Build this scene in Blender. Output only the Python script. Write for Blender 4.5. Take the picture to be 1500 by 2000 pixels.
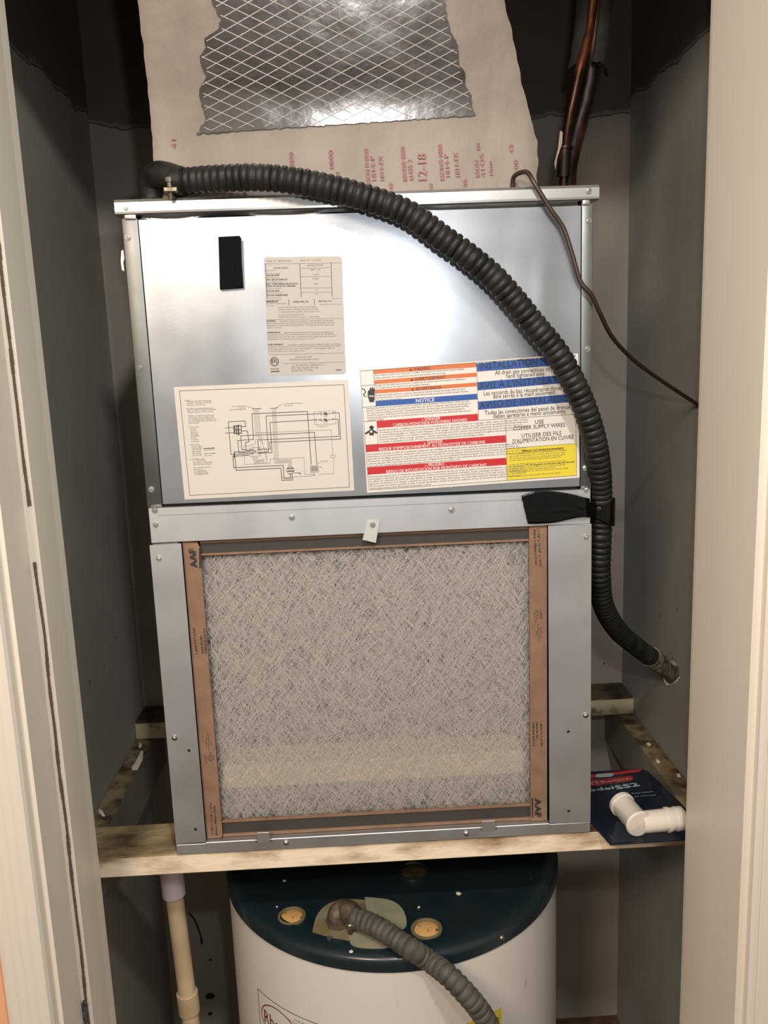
import bpy, bmesh, math, random
from math import sin, cos, pi
from mathutils import Vector, noise
random.seed(7)
for o in list(bpy.data.objects): bpy.data.objects.remove(o)
SC = bpy.context.scene; COL = SC.collection

# ------------------------------------------------------------------ camera
F = 1618.0
CAM = Vector((-0.01783624, -1.1002534, 0.69011077))
R0 = Vector((0.99857581, -0.03810938, -0.03733675))
R1 = Vector((0.04357493, 0.1787961, 0.98292074))
R2 = Vector((0.03078283, 0.98314782, -0.18020207))
cam = bpy.data.cameras.new('camera'); co = bpy.data.objects.new('camera', cam); COL.objects.link(co)
cam.sensor_fit = 'VERTICAL'; cam.sensor_height = 24; cam.sensor_width = 18
cam.lens = F / 2000 * 24; cam.clip_start = 0.02
from mathutils import Matrix
M = Matrix(((R0.x, R1.x, -R2.x, CAM.x), (R0.y, R1.y, -R2.y, CAM.y), (R0.z, R1.z, -R2.z, CAM.z), (0, 0, 0, 1)))
co.matrix_world = M; SC.camera = co
# ------------------------------------------------------------------ world, lamps, exposure
w = bpy.data.worlds.new('world'); SC.world = w; w.use_nodes = True
w.node_tree.nodes['Background'].inputs[0].default_value = (1.0, 0.88, 0.76, 1)
w.node_tree.nodes['Background'].inputs[1].default_value = 0.42
def lamp(name, loc, target, size, power, col):
    l = bpy.data.lights.new(name, 'AREA'); l.shape = 'DISK'; l.size = size; l.energy = power; l.color = col
    o = bpy.data.objects.new(name, l); COL.objects.link(o); o.location = loc
    o.rotation_euler = (Vector(target) - Vector(loc)).to_track_quat('-Z', 'Y').to_euler(); return o
lamp('flash_lamp', (0.04, -1.02, 0.82), (0, 0.2, 0.45), 0.03, 2.2, (0.96, 0.98, 1.0))
lamp('ceiling_lamp', (0.14, -1.20, 1.55), (0, 0.0, 0.1), 0.10, 11.5, (1.0, 0.98, 0.95))
lamp('room_lamp', (-0.75, -1.9, 1.60), (0.2, 0, 0.2), 0.5, 30, (1.0, 0.80, 0.62))
SC.view_settings.view_transform = 'Standard'; SC.view_settings.look = 'None'
SC.view_settings.exposure = 0.0; SC.view_settings.gamma = 1.0; SC.view_settings.use_curve_mapping = False

# ------------------------------------------------------------------ helpers
def at(px, py, ax, val):
    d = R0 * ((px - 750) / F) + R1 * (-(py - 1000) / F) + R2
    i = 'xyz'.index(ax); return CAM + d * ((val - CAM[i]) / d[i])
def mat(name, col, rough=0.6, metal=0.0, noise_amt=0.0, scale=20, col2=None, bump=0.0, bscale=60, coords='Object', stretch=None, detail=6, lo=.35, hi=.65, spec=0.5):
    m = bpy.data.materials.new(name); m.use_nodes = True; n = m.node_tree.nodes; L = m.node_tree.links; b = n['Principled BSDF']
    b.inputs['Base Color'].default_value = (*col, 1); b.inputs['Roughness'].default_value = rough; b.inputs['Metallic'].default_value = metal
    b.inputs['Specular IOR Level'].default_value = spec
    tc = n.new('ShaderNodeTexCoord'); mp = n.new('ShaderNodeMapping'); L.new(tc.outputs[coords], mp.inputs[0])
    if stretch: mp.inputs['Scale'].default_value = stretch
    if col2:
        t = n.new('ShaderNodeTexNoise'); t.inputs['Scale'].default_value = scale; t.inputs['Detail'].default_value = detail
        r = n.new('ShaderNodeValToRGB'); r.color_ramp.elements[0].position = lo; r.color_ramp.elements[1].position = hi
        r.color_ramp.elements[0].color = (*col, 1); r.color_ramp.elements[1].color = (*col2, 1)
        L.new(mp.outputs[0], t.inputs[0]); L.new(t.outputs[0], r.inputs[0]); L.new(r.outputs[0], b.inputs['Base Color'])
    if bump:
        t = n.new('ShaderNodeTexNoise'); t.inputs['Scale'].default_value = bscale; t.inputs['Detail'].default_value = 4
        k = n.new('ShaderNodeBump'); k.inputs['Strength'].default_value = bump; k.inputs['Distance'].default_value = 0.002
        L.new(mp.outputs[0], t.inputs[0]); L.new(t.outputs[0], k.inputs['Height']); L.new(k.outputs[0], b.inputs['Normal'])
    return m
def s(r, g, b):
    f = lambda c: ((c / 255 + .055) / 1.055) ** 2.4 if c > 10 else c / 255 / 12.92
    return (f(r), f(g), f(b))
def wpos(o):
    v = Vector((0, 0, 0))
    while o: v += o.location; o = o.parent
    return v
def obj(name, bm, m, parent=None, smooth=False, center=True):
    me = bpy.data.meshes.new(name)
    bmesh.ops.recalc_face_normals(bm, faces=bm.faces)
    if smooth:
        for e in bm.edges:
            if len(e.link_faces) == 2 and e.calc_face_angle(0) > .75: e.smooth = False
    bm.to_mesh(me); bm.free(); return objm(name, me, m, parent, smooth)
def objm(name, me, m, parent=None, smooth=False):
    if len(me.vertices):
        vs = [v.co for v in me.vertices]
        c = Vector([(min(v[i] for v in vs) + max(v[i] for v in vs)) / 2 for i in range(3)])
    else: c = Vector((0, 0, 0))
    me.transform(Matrix.Translation(-c))
    if smooth:
        for p in me.polygons: p.use_smooth = True
    for mm in (m if isinstance(m, (list, tuple)) else [m]): me.materials.append(mm)
    o = bpy.data.objects.new(name, me); COL.objects.link(o)
    if parent: o.parent = parent; o.location = c - wpos(parent)
    else: o.location = c
    return o
def tag(o, label=None, cat=None, group=None, kind=None):
    for k, v in (('label', label), ('category', cat), ('group', group), ('kind', kind)):
        if v: o[k] = v
    return o
def empty(name, loc, label, cat, group=None):
    o = bpy.data.objects.new(name, None); COL.objects.link(o); o.location = loc; o.empty_display_size = .05
    return tag(o, label, cat, group)
def box(bm, x0, x1, y0, y1, z0, z1, bev=0.0, seg=1):
    b2 = bmesh.new(); bmesh.ops.create_cube(b2, size=1)
    for v in b2.verts: v.co = Vector((x0 + (v.co.x + .5) * (x1 - x0), y0 + (v.co.y + .5) * (y1 - y0), z0 + (v.co.z + .5) * (z1 - z0)))
    if bev: bmesh.ops.bevel(b2, geom=b2.edges[:], offset=bev, segments=seg, affect='EDGES', profile=.5)
    me = bpy.data.meshes.new('t'); b2.to_mesh(me); b2.free(); bm.from_mesh(me); bpy.data.meshes.remove(me); return bm
def B(*a, **k): return box(bmesh.new(), *a, **k)
def prism(bm, poly, z0, z1):
    """vertical extrusion of an x,y outline"""
    lo = [bm.verts.new((x, y, z0)) for x, y in poly]; hi = [bm.verts.new((x, y, z1)) for x, y in poly]
    n = len(poly)
    for i in range(n): bm.faces.new((lo[i], lo[(i + 1) % n], hi[(i + 1) % n], hi[i]))
    bm.faces.new(lo[::-1]); bm.faces.new(hi); return bm
def slab(bm, pts, y0, y1):
    """polygon of (x,z) points extruded in depth"""
    a = [bm.verts.new((x, y0, z)) for x, z in pts]; b = [bm.verts.new((x, y1, z)) for x, z in pts]; n = len(pts)
    for i in range(n): bm.faces.new((a[i], a[(i + 1) % n], b[(i + 1) % n], b[i]))
    bm.faces.new(a[::-1]); bm.faces.new(b); return bm
def spline(P, n=12):
    P = [Vector(p) for p in P]; Q = [P[0] * 2 - P[1]] + P + [P[-1] * 2 - P[-2]]; out = []
    for i in range(1, len(Q) - 2):
        for k in range(n):
            t = k / n; a, b, c, d = Q[i - 1:i + 3]
            out.append(.5 * ((2 * b) + (c - a) * t + (2 * a - 5 * b + 4 * c - d) * t * t + (3 * b - a - 3 * c + d) * t ** 3))
    out.append(P[-1]); return out
def resample(P, step):
    out = [P[0].copy()]; d = 0
    for a, b in zip(P, P[1:]):
        L = (b - a).length; t = step - d
        while t <= L: out.append(a.lerp(b, t / L)); t += step
        d = (d + L) % step if L else d
    return out
def tube(bm, P, rad, seg=16, caps=True, jitter=0):
    """sweep with parallel transport; rad is a number or f(index, length)"""
    rings = []; n = None; L = 0
    for i, p in enumerate(P):
        if i: L += (p - P[i - 1]).length
        t = (P[min(i + 1, len(P) - 1)] - P[max(i - 1, 0)]).normalized()
        if n is None: n = t.orthogonal().normalized()
        n = (n - t * n.dot(t)).normalized(); b = t.cross(n)
        r = rad(i, L) if callable(rad) else rad
        ring = []
        for k in range(seg):
            a = 2 * pi * k / seg; rr = r
            if jitter: rr += jitter * noise.noise((p + n * cos(a) * .02 + b * sin(a) * .02) * 90)
            ring.append(bm.verts.new(p + (n * cos(a) + b * sin(a)) * rr))
        rings.append(ring)
    for a, b in zip(rings, rings[1:]):
        for k in range(seg): bm.faces.new((a[k], a[(k + 1) % seg], b[(k + 1) % seg], b[k]))
    if caps: bm.faces.new(rings[0][::-1]); bm.faces.new(rings[-1])
    return bm
def lathe(bm, cx, cy, prof, seg=64):
    rings = []
    for r, z in prof:
        if r < 1e-6: rings.append([bm.verts.new((cx, cy, z))])
        else: rings.append([bm.verts.new((cx + r * cos(2 * pi * k / seg), cy + r * sin(2 * pi * k / seg), z)) for k in range(seg)])
    for a, b in zip(rings, rings[1:]):
        for k in range(seg):
            k2 = (k + 1) % seg
            if len(a) == 1 and len(b) == 1: continue
            if len(a) == 1: bm.faces.new((a[0], b[k], b[k2]))
            elif len(b) == 1: bm.faces.new((a[k], a[k2], b[0]))
            else: bm.faces.new((a[k], a[k2], b[k2], b[k]))
    return bm

# ------------------------------------------------------------------ materials
def wall_mat(name, c1, c2, dark, zsplit):
    m = mat(name, c1, .85, 0, scale=3.2, col2=c2, bump=.25, bscale=45); n = m.node_tree.nodes; L = m.node_tree.links; b = n['Principled BSDF']
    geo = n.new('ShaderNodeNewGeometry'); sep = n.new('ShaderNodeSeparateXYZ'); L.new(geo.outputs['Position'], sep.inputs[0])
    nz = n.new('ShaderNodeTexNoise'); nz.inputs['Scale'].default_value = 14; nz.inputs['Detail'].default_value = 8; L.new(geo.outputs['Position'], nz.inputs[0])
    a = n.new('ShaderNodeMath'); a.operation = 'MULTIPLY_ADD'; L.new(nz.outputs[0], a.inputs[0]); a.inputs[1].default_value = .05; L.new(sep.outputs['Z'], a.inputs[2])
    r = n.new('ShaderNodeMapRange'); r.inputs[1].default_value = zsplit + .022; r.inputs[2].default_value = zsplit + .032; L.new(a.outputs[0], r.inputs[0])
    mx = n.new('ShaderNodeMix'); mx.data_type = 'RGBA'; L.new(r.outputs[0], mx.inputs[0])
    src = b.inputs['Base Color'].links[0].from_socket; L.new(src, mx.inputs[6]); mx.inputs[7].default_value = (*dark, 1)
    # fine crack line just at the joint
    d1 = n.new('ShaderNodeMath'); d1.operation = 'SUBTRACT'; L.new(a.outputs[0], d1.inputs[0]); d1.inputs[1].default_value = zsplit + .024
    d2 = n.new('ShaderNodeMath'); d2.operation = 'ABSOLUTE'; L.new(d1.outputs[0], d2.inputs[0])
    d3 = n.new('ShaderNodeMapRange'); d3.inputs[1].default_value = .0006; d3.inputs[2].default_value = .002; d3.inputs[3].default_value = .75; d3.inputs[4].default_value = 0; L.new(d2.outputs[0], d3.inputs[0])
    mc = n.new('ShaderNodeMix'); mc.data_type = 'RGBA'; L.new(d3.outputs[0], mc.inputs[0]); L.new(mx.outputs[2], mc.inputs[6]); mc.inputs[7].default_value = (.01, .008, .006, 1)
    # scattered specks and grime
    sp = n.new('ShaderNodeTexNoise'); sp.inputs['Scale'].default_value = 26; sp.inputs['Detail'].default_value = 2; L.new(geo.outputs['Position'], sp.inputs[0])
    sr = n.new('ShaderNodeMapRange'); sr.inputs[1].default_value = .765; sr.inputs[2].default_value = .80; sr.inputs[4].default_value = .7; L.new(sp.outputs[0], sr.inputs[0])
    m2 = n.new('ShaderNodeMix'); m2.data_type = 'RGBA'; L.new(sr.outputs[0], m2.inputs[0]); L.new(mc.outputs[2], m2.inputs[6]); m2.inputs[7].default_value = (.03, .02, .012, 1)
    L.new(m2.outputs[2], b.inputs['Base Color']); return m
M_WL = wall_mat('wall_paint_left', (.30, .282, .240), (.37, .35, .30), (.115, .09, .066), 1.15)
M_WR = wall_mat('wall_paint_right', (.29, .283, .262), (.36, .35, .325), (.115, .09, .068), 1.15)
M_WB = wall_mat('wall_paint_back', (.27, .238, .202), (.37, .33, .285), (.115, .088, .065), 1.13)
M_TRIM = mat('trim_paint', (.72, .66, .565), .42, 0, scale=6, col2=(.77, .71, .61), bump=.12, bscale=25, stretch=(1, 1, .15))
M_CASE = mat('casing_paint', (.72, .66, .57), .4, 0, scale=6, col2=(.76, .71, .62), bump=.15, bscale=160, stretch=(1, 1, .02))
M_PEACH = mat('peach_wall_paint', s(236, 178, 138), .7, 0)
M_FLOOR = mat('floor_dirt', s(95, 70, 48), .9, 0, scale=30, col2=s(60, 42, 28), bump=.5)
def metal_mat(name, base, rough, r2, scale=14, bump=.012):
    m = mat(name, base, rough, 1.0, scale=scale, col2=tuple(c * .86 for c in base), bump=bump, bscale=220, lo=.3, hi=.75)
    n = m.node_tree.nodes; L = m.node_tree.links; b = n['Principled BSDF']
    t = n.new('ShaderNodeTexNoise'); t.inputs['Scale'].default_value = 9; tc = n['Texture Coordinate']; L.new(tc.outputs['Object'], t.inputs[0])
    r = n.new('ShaderNodeMapRange'); r.inputs[1].default_value = .3; r.inputs[2].default_value = .7; r.inputs[3].default_value = rough; r.inputs[4].default_value = r2
    L.new(t.outputs[0], r.inputs[0]); L.new(r.outputs[0], b.inputs['Roughness']); return m
M_PANEL = metal_mat('galvanised_panel', (.55, .59, .64), .26, .34)
M_STEEL = metal_mat('galvanised_steel', (.66, .69, .72), .46, .56)
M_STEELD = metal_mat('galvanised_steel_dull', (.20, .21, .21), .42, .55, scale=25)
M_CAP = metal_mat('galvanised_cap', (.50, .50, .49), .30, .42)
M_SCREW = mat('zinc_screw', (.75, .75, .73), .14, 1)
M_DARK = mat('dark_interior', (.012, .012, .012), .8)
M_BLACK = mat('black_foam_strip', (.006, .008, .008), .95, 0, spec=.08)
M_TAPE = mat('black_vinyl_tape', (.003, .003, .003), .20, 0, bump=.9, bscale=45, stretch=(1, 1, .35), spec=.3)
M_PAPER = mat('label_paper', (.62, .59, .54), .45)
M_PAPER2 = mat('label_paper_white', (.72, .69, .64), .4)
M_SILV = mat('silver_label', (.46, .44, .40), .5)
M_INK = mat('black_ink', (.03, .03, .03), .6)
M_INKG = mat('grey_ink', (.16, .15, .14), .6)
M_INKW = mat('white_ink', (.8, .77, .74), .6)
M_ORANGE = mat('orange_ink', s(204, 112, 62), .5)
M_BLUE = mat('blue_ink', s(42, 86, 160), .5)
M_RED = mat('red_ink', s(190, 38, 46), .5)
M_YEL = mat('yellow_ink', s(222, 204, 52), .5)
M_CARD = mat('kraft_cardboard', s(146, 115, 93), .75, 0, scale=30, col2=s(130, 101, 80), bump=.1, bscale=200)
M_CHARCOAL = mat('charcoal_strip', s(62, 60, 56), .7)  # even charcoal for the strips between the filter frame edges
M_HOSE = mat('black_conduit', (.008, .008, .0075), .5, 0, scale=40, col2=(.020, .020, .017), bump=.25, bscale=150, spec=.35)
M_HOSE2 = mat('dusty_grey_conduit', (.055, .053, .046), .62, 0, scale=45, col2=(.105, .098, .08), bump=.3, bscale=150)
M_WIRE = mat('brown_wire', (.035, .018, .010), .45)
M_COPPER = mat('tarnished_copper', (.20, .065, .03), .45, .7, scale=16, col2=(.012, .008, .006), lo=.40, hi=.56, stretch=(1, 1, .5))
M_COPPER2 = mat('bright_copper', (.22, .075, .035), .34, .8, scale=14, col2=(.03, .013, .008), lo=.40, hi=.56)
M_FOAM = mat('black_pipe_foam', (.010, .009, .008), .85, 0, bump=.8, bscale=60)
M_WOOD = mat('grimy_painted_wood', s(246, 230, 202), .8, 0, scale=20, col2=s(136, 98, 58), bump=.6, bscale=70, stretch=(.5, 1, 1.4), detail=12, lo=.47, hi=.72)
M_WOODD = mat('dirty_board_top', s(186, 166, 124), .9, 0, scale=20, col2=s(66, 44, 22), bump=1.0, bscale=70, stretch=(.45, 1, 1), detail=11, lo=.36, hi=.62)
M_WOODB = mat('stained_back_board', s(104, 84, 58), .9, 0, scale=18, col2=s(44, 32, 20), detail=9, bump=.6)
M_CLEAT = mat('dirty_cleat_top', s(140, 124, 92), .9, 0, scale=24, col2=s(70, 50, 28), bump=1, detail=10, lo=.42, hi=.62)
M_GREY = mat('grey_cleat_paint', s(142, 138, 124), .8, 0, scale=6, col2=s(120, 114, 100))
M_SPACK = mat('white_spackle', s(225, 218, 200), .8)
M_TEAL = mat('teal_enamel', (.008, .021, .029), .26, 0, scale=12, col2=(.014, .024, .028), bump=.06, bscale=40)
M_TANK = mat('white_enamel', (.76, .73, .69), .35, 0, scale=34, col2=(.42, .37, .31), lo=.67, hi=.82, stretch=(1, 1, .22))
M_INSF = mat('yellow_foam_plug', s(205, 160, 100), .9, 0, scale=90, col2=s(60, 40, 22), bump=.8, bscale=120, lo=.6, hi=.7)
M_RING = mat('port_ring', s(110, 100, 70), .7)
M_PLATE = mat('rusted_plate', s(130, 108, 66), .6, .3, scale=22, col2=s(150, 145, 120), bump=.3)
M_PLATE2 = mat('grey_green_plate', s(140, 146, 126), .6, .2, scale=30, col2=s(165, 158, 130), bump=.3)
M_RUST = mat('rusted_fitting', s(112, 100, 84), .6, .3, scale=50, col2=s(62, 50, 38), bump=.5)
M_ZINC = mat('zinc_fitting', s(170, 168, 155), .4, .8, scale=40, col2=s(90, 82, 66), bump=.3)
M_PVC_SHADE = mat('shaded_pvc', s(205, 196, 205), .4)  # upper coupling only: lilac tint of its shade painted into the colour
M_PVC = mat('cream_pvc', s(216, 196, 162), .45, 0, scale=12, col2=s(190, 168, 132))
M_MASTIC = mat('grey_mastic', s(150, 140, 130), .6, 0, scale=7, col2=s(126, 117, 108), bump=1.0, bscale=46, stretch=(1, 1, .5))
M_FOIL = mat('aluminium_foil', (.30, .28, .27), .20, 1, scale=9, col2=(.23, .215, .205), bump=.35, bscale=30)
M_SCRIM = mat('scrim_thread', (.95, .93, .92), .32, .6)
M_PINKINK = mat('magenta_print', s(160, 106, 110), .7)
M_NAVY = mat('navy_card', s(12, 27, 44), .35)
M_REDC = mat('red_print', s(190, 40, 44), .4)
M_PALE = mat('pale_print', s(190, 205, 205), .5)
M_FIT = mat('white_plastic', s(226, 218, 206), .38)
M_BAR = mat('cream_pan', s(250, 235, 205), .6)
def clear_mat():
    m = bpy.data.materials.new('clear_blister'); m.use_nodes = True; n = m.node_tree.nodes; L = m.node_tree.links; n.clear()
    o = n.new('ShaderNodeOutputMaterial'); t = n.new('ShaderNodeBsdfTransparent'); g = n.new('ShaderNodeBsdfGlossy'); g.inputs['Roughness'].default_value = .06
    lw = n.new('ShaderNodeLayerWeight'); lw.inputs[0].default_value = .35; pw = n.new('ShaderNodeMath'); pw.operation = 'POWER'; pw.inputs[1].default_value = 3; L.new(lw.outputs['Facing'], pw.inputs[0]); f = n.new('ShaderNodeMath'); f.operation = 'MULTIPLY_ADD'; f.inputs[1].default_value = .6; f.inputs[2].default_value = .045; L.new(pw.outputs[0], f.inputs[0]); mx = n.new('ShaderNodeMixShader'); t.inputs[0].default_value = (.93, .95, .96, 1)
    L.new(f.outputs[0], mx.inputs[0]); L.new(t.outputs[0], mx.inputs[1]); L.new(g.outputs[0], mx.inputs[2]); L.new(mx.outputs[0], o.inputs[0]); return m
M_CLEAR = clear_mat()
def media_mat():
    m = bpy.data.materials.new('spun_glass_mat'); m.use_nodes = True; n = m.node_tree.nodes; L = m.node_tree.links; b = n['Principled BSDF']; o = n['Material Output']
    b.inputs['Roughness'].default_value = .8
    tc = n.new('ShaderNodeTexCoord'); add = []
    for rot, sc in ((.95, 1), (-.95, 1)):
        mp = n.new('ShaderNodeMapping'); mp.inputs['Rotation'].default_value = (0, rot, 0); mp2 = n.new('ShaderNodeMapping'); mp2.inputs['Scale'].default_value = (25, 1, 110)
        t = n.new('ShaderNodeTexNoise'); t.inputs['Scale'].default_value = 1.6; t.inputs['Detail'].default_value = 4
        L.new(tc.outputs['Object'], mp.inputs[0]); L.new(mp.outputs[0], mp2.inputs[0]); L.new(mp2.outputs[0], t.inputs[0]); add.append(t.outputs[0])
    a = n.new('ShaderNodeMath'); a.operation = 'ADD'; L.new(add[0], a.inputs[0]); L.new(add[1], a.inputs[1])
    r = n.new('ShaderNodeMapRange'); r.inputs[1].default_value = .80; r.inputs[2].default_value = 1.15; r.inputs[3].default_value = .24; r.inputs[4].default_value = .70
    L.new(a.outputs[0], r.inputs[0])
    b.inputs['Base Color'].default_value = (.40, .372, .34, 1)
    tr = n.new('ShaderNodeBsdfTransparent'); mx = n.new('ShaderNodeMixShader')
    L.new(r.outputs[0], mx.inputs[0]); L.new(tr.outputs[0], mx.inputs[1]); L.new(b.outputs[0], mx.inputs[2]); L.new(mx.outputs[0], o.inputs[0]); return m
M_MEDIA = media_mat()
M_FIBRE = mat('glass_fibre', (.60, .565, .52), .6)

# ------------------------------------------------------------------ room shell
XL, XR, YB = -0.482, 0.525, 0.546
ZF = at(1160, 1985, 'y', YB).z; ZC = 1.75
def struct(o): o['kind'] = 'structure'; return o
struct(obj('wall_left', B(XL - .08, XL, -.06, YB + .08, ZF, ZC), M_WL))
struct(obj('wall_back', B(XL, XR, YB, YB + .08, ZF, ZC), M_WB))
# right wall with the broken-out hole round the conduit fitting
hc = at(1308, 1303, 'x', XR); hy, hz = hc.y, hc.z
hole = []
for (px, py) in ((1313, 1283), (1322, 1292), (1326, 1306), (1327, 1322), (1318, 1332), (1306, 1336), (1298, 1327), (1303, 1312), (1309, 1300), (1308, 1290)):
    p = at(px, py, 'x', XR); hole.append((p.y, p.z))
bm = bmesh.new()
outer = [(-.06, ZF), (YB, ZF), (YB, ZC), (-.06, ZC)]
def ring_pts(n, k):
    return outer[k]
# fan between the hole outline and a rectangle round it, then four plain strips
hy0, hy1, hz0, hz1 = min(p[0] for p in hole) - .03, max(p[0] for p in hole) + .03, min(p[1] for p in hole) - .03, max(p[1] for p in hole) + .03
cy_, cz_ = sum(p[0] for p in hole) / len(hole), sum(p[1] for p in hole) / len(hole)
N = 40
def ray_poly(a, poly):
    best = None; d = (cos(a), sin(a))
    for i in range(len(poly)):
        (x1, y1), (x2, y2) = poly[i], poly[(i + 1) % len(poly)]; ex, ey = x2 - x1, y2 - y1
        den = d[0] * ey - d[1] * ex
        if abs(den) < 1e-12: continue
        t = ((x1 - cy_) * ey - (y1 - cz_) * ex) / den; u = ((x1 - cy_) * d[1] - (y1 - cz_) * d[0]) / den
        if t > 0 and -1e-9 <= u <= 1 + 1e-9 and (best is None or t < best): best = t
    return best
rect = [(hy0, hz0), (hy1, hz0), (hy1, hz1), (hy0, hz1)]
corner_angles = [math.atan2(p[1] - cz_, p[0] - cy_) for p in rect]
angs = sorted([2 * pi * k / N - pi for k in range(N)] + corner_angles)
inn, out_, deep = [], [], []
for a in angs:
    t = ray_poly(a, hole) * (1 + .06 * noise.noise(Vector((a * 3, 1, 2)))); T = ray_poly(a, rect)
    inn.append(bm.verts.new((XR, cy_ + cos(a) * t, cz_ + sin(a) * t))); out_.append(bm.verts.new((XR, cy_ + cos(a) * T, cz_ + sin(a) * T)))
    deep.append(bm.verts.new((XR + .05, cy_ + cos(a) * t, cz_ + sin(a) * t)))
n_ = len(angs)
for i in range(n_):
    j = (i + 1) % n_
    bm.faces.new((out_[i], out_[j], inn[j], inn[i])); bm.faces.new((inn[i], inn[j], deep[j], deep[i]))
bm.faces.new(deep)
def wallquad(y0, y1, z0, z1): bm.faces.new([bm.verts.new((XR, y, z)) for y, z in ((y0, z0), (y1, z0), (y1, z1), (y0, z1))])
wallquad(-.06, YB, ZF, hz0); wallquad(-.06, YB, hz1, ZC); wallquad(-.06, hy0, hz0, hz1); wallquad(hy1, YB, hz0, hz1)
box(bm, XR + .051, XR + .09, -.06, YB + .08, ZF, ZC)
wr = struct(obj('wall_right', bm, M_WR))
bm = bmesh.new()   # crumbled rim round the hole
P = [Vector((XR - .001, y + random.uniform(-.002, .002), z + random.uniform(-.002, .002))) for y, z in hole]
tube(bm, spline(P[3:8], 6), .0016, 6, jitter=.002); obj('broken_plaster_rim', bm, M_SPACK, wr, True)
struct(obj('floor', B(-2.2, 2.2, -3.2, YB + .08, ZF - .05, ZF), M_FLOOR))
struct(obj('ceiling', B(XL - .08, XR + .09, -.06, YB + .08, ZC, ZC + .05), M_WB))
XJL, XJR = -.395, .4185
cx_l = at(18, 2000, 'y', -.212).x
struct(obj('wall_front', box(box(B(-2.2, XJL - .03, -.195, -.0605, ZF, ZC), XJR + .03, 2.2, -.195, -.0605, ZF, ZC), XJL - .03, XJR + .03, -.195, -.0605, 1.25, ZC), M_PEACH))
bm = bmesh.new()   # left jamb with its stop (outline read in plan)
prism(bm, [(-.393, -.058), (-.3945, -.075), (-.3945, -.135), (-.4065, -.1355), (-.4065, -.197), (-.4245, -.197), (-.4245, -.058)], ZF, 1.31)
struct(obj('trim_1', bm, M_TRIM))
bm = bmesh.new()   # left casing: rounded inner edge, faint flutes
prof = [(-.414, -.1975), (-.4135, -.207), (-.416, -.2115)]
x = -.420
while x > cx_l + .004: prof += [(x, -.2125), (x - .006, -.2131), (x - .010, -.2125)]; x -= .011
prof += [(cx_l, -.2115), (cx_l, -.1975)]
prism(bm, prof, ZF, 1.33); struct(obj('trim_2', bm, M_CASE))
bm = bmesh.new(); prism(bm, [(.4190, -.058), (.4185, -.066), (.4185, -.223), (.4215, -.2262), (.446, -.2262), (.446, -.058)], ZF, 1.31); struct(obj('trim_3', bm, M_TRIM))
bm = bmesh.new(); prism(bm, [(.4265, -.2265), (.4265, -.236), (.430, -.2395), (.4345, -.2395), (.437, -.236), (.4395, -.2405), (.51, -.2425), (.515, -.24), (.515, -.1955), (.447, -.1955), (.447, -.2265)], ZF, 1.33); struct(obj('trim_4', bm, M_CASE))
struct(obj('trim_5', B(-.4060, .4180, -.195, -.0605, 1.22, 1.2495), M_TRIM))
# dark crack where the stop meets the jamb
bm = bmesh.new()
for k in range(150):
    z = -.45 + k * .0095
    if noise.noise(Vector((z * 9, 0, 3))) > -.28:
        wd = .0016 + .0018 * abs(noise.noise(Vector((z * 25, 2, 0)))); x = -.4003 + .0014 * noise.noise(Vector((z * 12, 5, 1)))
        vs = [bm.verts.new(c) for c in ((x - wd, -.1362, z), (x + wd, -.1362, z + .001), (x + wd * .9, -.1362, z + .0098), (x - wd, -.1362, z + .0097))]
        bm.faces.new(vs)
jam = bpy.data.objects['trim_1']
obj('paint_crack', bm, mat('crack_dirt', (.12, .085, .055), .9), jam)
# torn steel strike scrap near the bottom of the jamb
bm = bmesh.new(); q = [at(163, 1952, 'y', -.137), at(172, 1960, 'y', -.137), at(170, 2010, 'y', -.137), at(140, 2012, 'y', -.139), at(148, 1985, 'y', -.139)]
slab(bm, [(p.x, p.z) for p in q], -.139, -.1375); obj('torn_strike_plate', bm, mat('worn_steel', (.3, .3, .3), .4, .8, scale=80, col2=(.03, .03, .03)), jam)

# ------------------------------------------------------------------ shelf frame
shelf = empty('shelf_frame', (0, 0, -.033), 'grimy cream painted timber frame shelf carrying the metal air handler', 'shelf')
bm = bmesh.new(); box(bm, XL + .001, XR - .001, 0, .0855, -.033, -.0004, bev=.002)
fb = obj('front_board', bm, [M_WOOD, M_WOODD], shelf)
for p in fb.data.polygons: p.material_index = 1 if p.normal.z > .7 else 0
bb = obj('back_board', B(XL + .001, XR - .001, .462, YB - .001, -.036, -.0004, bev=.002), [mat('grimy_cream_face', s(190, 178, 146), .85, 0, scale=30, col2=s(60, 44, 28), bump=.6, detail=9, lo=.54, hi=.70), M_WOODB], shelf)
for p in bb.data.polygons: p.material_index = 1 if p.normal.z > .7 else 0
for x0, x1 in ((XL + .001, -.4465), (.489, XR - .001)):
    c = obj('side_cleat', B(x0, x1, .003, YB - .001, -.128, -.0365, bev=.0015), [M_GREY, M_CLEAT], shelf)
    for p in c.data.polygons: p.material_index = 1 if p.normal.z > .7 else 0
    if x0 < 0: cl = c
    else: cr = c
def blob(pts, z, par, m, h=.0012, name='spackle_blob'):
    bm = bmesh.new(); n = len(pts); c = sum((Vector((p[0], p[1], 0)) for p in pts), Vector()) / n
    a = [bm.verts.new((p[0], p[1], z)) for p in pts]; b = [bm.verts.new((c.x + (p[0] - c.x) * .8, c.y + (p[1] - c.y) * .8, z + h)) for p in pts]
    for i in range(n): bm.faces.new((a[i], a[(i + 1) % n], b[(i + 1) % n], b[i]))
    bm.faces.new(b); return obj(name, bm, m, par, True)
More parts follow.
